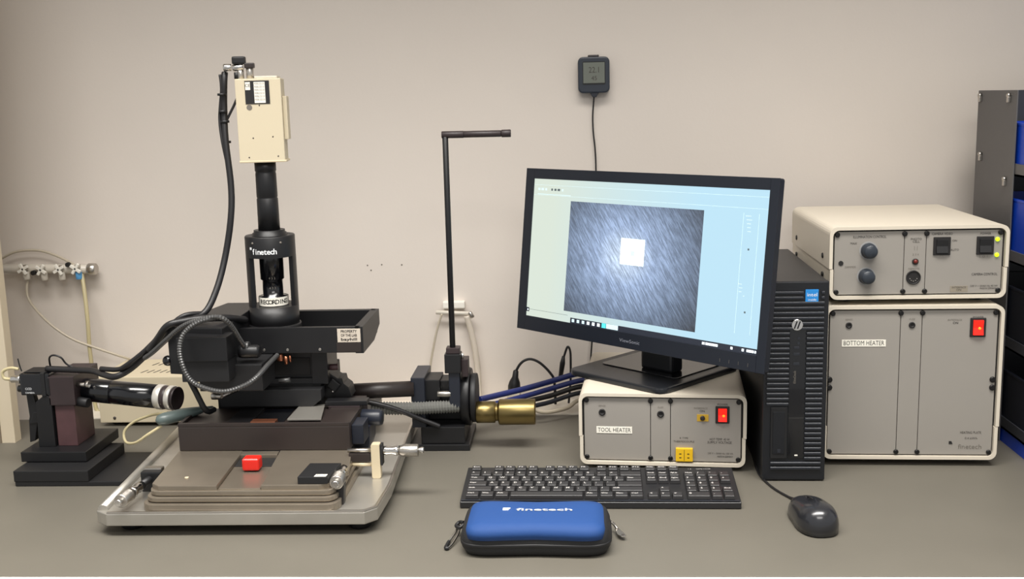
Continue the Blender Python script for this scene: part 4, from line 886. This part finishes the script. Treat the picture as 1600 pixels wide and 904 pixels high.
# ------------------------------------------------------------------ cables behind the brass weight
def cable(name, pts, r, m, label, cat='cable'):
    b = MB(); b.tube(pts, r, 10); lo = min(p[2] for p in pts)
    cx = sum(p[0] for p in pts)/len(pts); cy = sum(p[1] for p in pts)/len(pts)
    return single(b, name, M[m], (cx, cy, lo-r), label, cat)
cable('blue_hose', [(-.183, 1.96, .076), (-.150, 2.02, .068), (-.103, 2.07, .066), (-.053, 2.12, .067), (.004, 2.14, .078), (.05, 2.15, .079), (.10, 2.155, .05), (.13, 2.16, .0085)], .0058, 'bluetube', 'blue hose lying topmost in the bundle behind the brass counterweight', 'hose')
cable('blue_hose', [(-.183, 1.955, .062), (-.150, 2.01, .055), (-.103, 2.06, .0535), (-.053, 2.11, .0545), (.004, 2.128, .0655), (.05, 2.135, .066), (.10, 2.14, .04), (.125, 2.14, .0078)], .0052, 'bluetube', 'blue hose second from the top in the bundle behind the counterweight', 'hose')
cable('dark_cable', [(-.138, 2.02, .043), (-.103, 2.06, .0425), (-.053, 2.10, .0430), (.004, 2.125, .0540), (.049, 2.128, .053), (.09, 2.13, .030), (.11, 2.13, .0075)], .0050, 'cable', 'thick black cable under the blue hoses beside the low control box')
cable('dark_cable', [(-.110, 2.045, .033), (-.085, 2.065, .0325), (-.053, 2.09, .0330), (.004, 2.118, .0430), (.049, 2.121, .041), (.08, 2.122, .02), (.10, 2.122, .0070)], .0045, 'navy', 'dark blue grey cable low in the bundle beside the low control box')
cable('dark_cable', [(-.140, 1.985, .0505), (-.120, 2.00, .0475), (-.10, 2.02, .042), (-.085, 2.04, .032), (-.06, 2.055, .0225), (-.02, 2.085, .0225), (.004, 2.107, .0315), (.049, 2.111, .030), (.08, 2.112, .0070)], .0042, 'tube', 'pale grey tube drooping lowest behind the brass counterweight')
pg = thing('power_plug', 'black mains plug with an arching cord behind the brass weight', 'plug', (-.1270, 2.17, 0))
b = MB(); b.lathe([(0, .012), (.012, .013), (.022, .011), (.032, .0065), (.045, .0055), (.047, .0035)], (-.1310, 2.17, .0320), (.13, 0, 1), 16); b.build('plug', M['rubber'], pg)
b = MB(); b.box(-.1440, -.1170, 2.15, 2.195, .0025, .034, .003); tag(b.build('socket_block', mat('socket_cream', (200, 190, 174), .5), pg), 'pale socket block')
b = MB(); b.tube([(-.1250, 2.17, .076), (-.117, 2.17, .090), (-.106, 2.17, .099), (-.092, 2.17, .101), (-.074, 2.17, .092), (-.055, 2.17, .072), (-.047, 2.17, .054), (-.045, 2.17, .0055)], .0028, 8); b.build('cord', M['cable'], pg)
pg = thing('power_plug', 'narrow black cord loop standing up just left of the low control box', 'plug', (-.0300, 2.18, 0))
b = MB(); b.lathe([(0, .0045), (.03, .0055), (.045, .003)], (-.0340, 2.18, .0600), (.16, 0, 1), 12); b.build('plug', M['rubber'], pg)
b = MB(); b.tube([(-.0280, 2.18, .095), (-.024, 2.18, .110), (-.018, 2.18, .124), (-.013, 2.18, .114), (-.0125, 2.18, .085), (-.0135, 2.18, .05), (-.018, 2.18, .0048)], .0024, 8); b.build('cord', M['cable'], pg)
b = MB(); b.tube([(-.40, 1.86, .107), (-.365, 1.86, .100), (-.335, 1.865, .090), (-.309, 1.872, .078), (-.285, 1.880, .064), (-.262, 1.885, .053), (-.250, 1.8875, .047)], .0045, 8); b.build('arm_cable', M['cable'], bo)

# ------------------------------------------------------------------ shelf rack with bins
rk = thing('shelf_rack', 'grey metal shelf rack with open trays at the right edge of the desk', 'shelf', (.95, 1.98, 0))
b = MB(); b.box(.7550, .7575, 1.925, 2.105, 0, .6210, .0008); b.build('side_panel', M['rack'], rk)
b = MB(); b.box(1.25, 1.2525, 1.925, 2.105, 0, .6210, .0008); b.build('side_panel', M['rack'], rk)
b = MB(); b.box(.7575, 1.25, 2.098, 2.105, .01, .6200); b.build('back_panel', M['rack2'], rk)
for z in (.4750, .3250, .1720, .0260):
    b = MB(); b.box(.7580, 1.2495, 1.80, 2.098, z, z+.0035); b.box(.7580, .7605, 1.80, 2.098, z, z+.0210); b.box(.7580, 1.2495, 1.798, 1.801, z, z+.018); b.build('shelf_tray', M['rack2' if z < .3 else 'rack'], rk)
for y, z in ((1.955, .612), (2.090, .612), (2.075, .505), (1.955, .468)):
    b = MB(); b.lathe([(0, .004), (.004, .0045), (.006, .003)], (.7550, y, z), (-1, 0, 0), 12); b.box(.7500, .7550, y-.004, y+.004, z-.012, z-.002, .001); b.build('tray_hook', M['satin'], rk)
for z, h, m, l, x0_ in ((.4785, .085, 'bin', 'bright blue plastic storage bin on the top tray of the rack', .7615), (.3285, .105, 'bin', 'blue plastic storage bin on the second tray of the rack', .7615), (.1755, .105, 'shadebin', 'storage bin on the third tray of the rack, shade painted into its colour', .7615), (.0295, .100, 'shadebin', 'storage bin on the lowest tray of the rack, shade painted into its colour', .7615)):
    t = thing('storage_bin', l, 'storage bin', (.84, 1.95, z), group='bins in the shelf rack')
    b = MB(); b.box(x0_, .95, 1.815, 2.09, z, z+.003); b.box(x0_, x0_+.003, 1.835, 2.09, z+.003, z+h); b.box(.947, .95, 1.835, 2.09, z+.003, z+h)
    b.box(x0_+.003, .947, 2.087, 2.09, z+.003, z+h); b.prism([(1.815, z+.003), (1.818, z+.003), (1.838, z+h*.7), (1.835, z+h*.7)], x0_+.003, .947, 'yz'); b.build('shell', M[m], t)
    b = MB(); b.box(x0_-.0008, x0_+.0045, 1.835, 2.09, z+h-.003, z+h+.002, .001); b.build('lip', M[m], t)
t = thing('storage_bin', 'flat blue bin sliding out on the desk beneath the rack', 'storage bin', (.84, 1.90, 0))
b = MB(); b.box(.7600, .95, 1.80, 2.09, 0, .003); b.box(.7600, .763, 1.80, 2.09, .003, .0240); b.box(.763, .95, 1.80, 1.803, .003, .0240); b.build('shell', M['bin'], t)
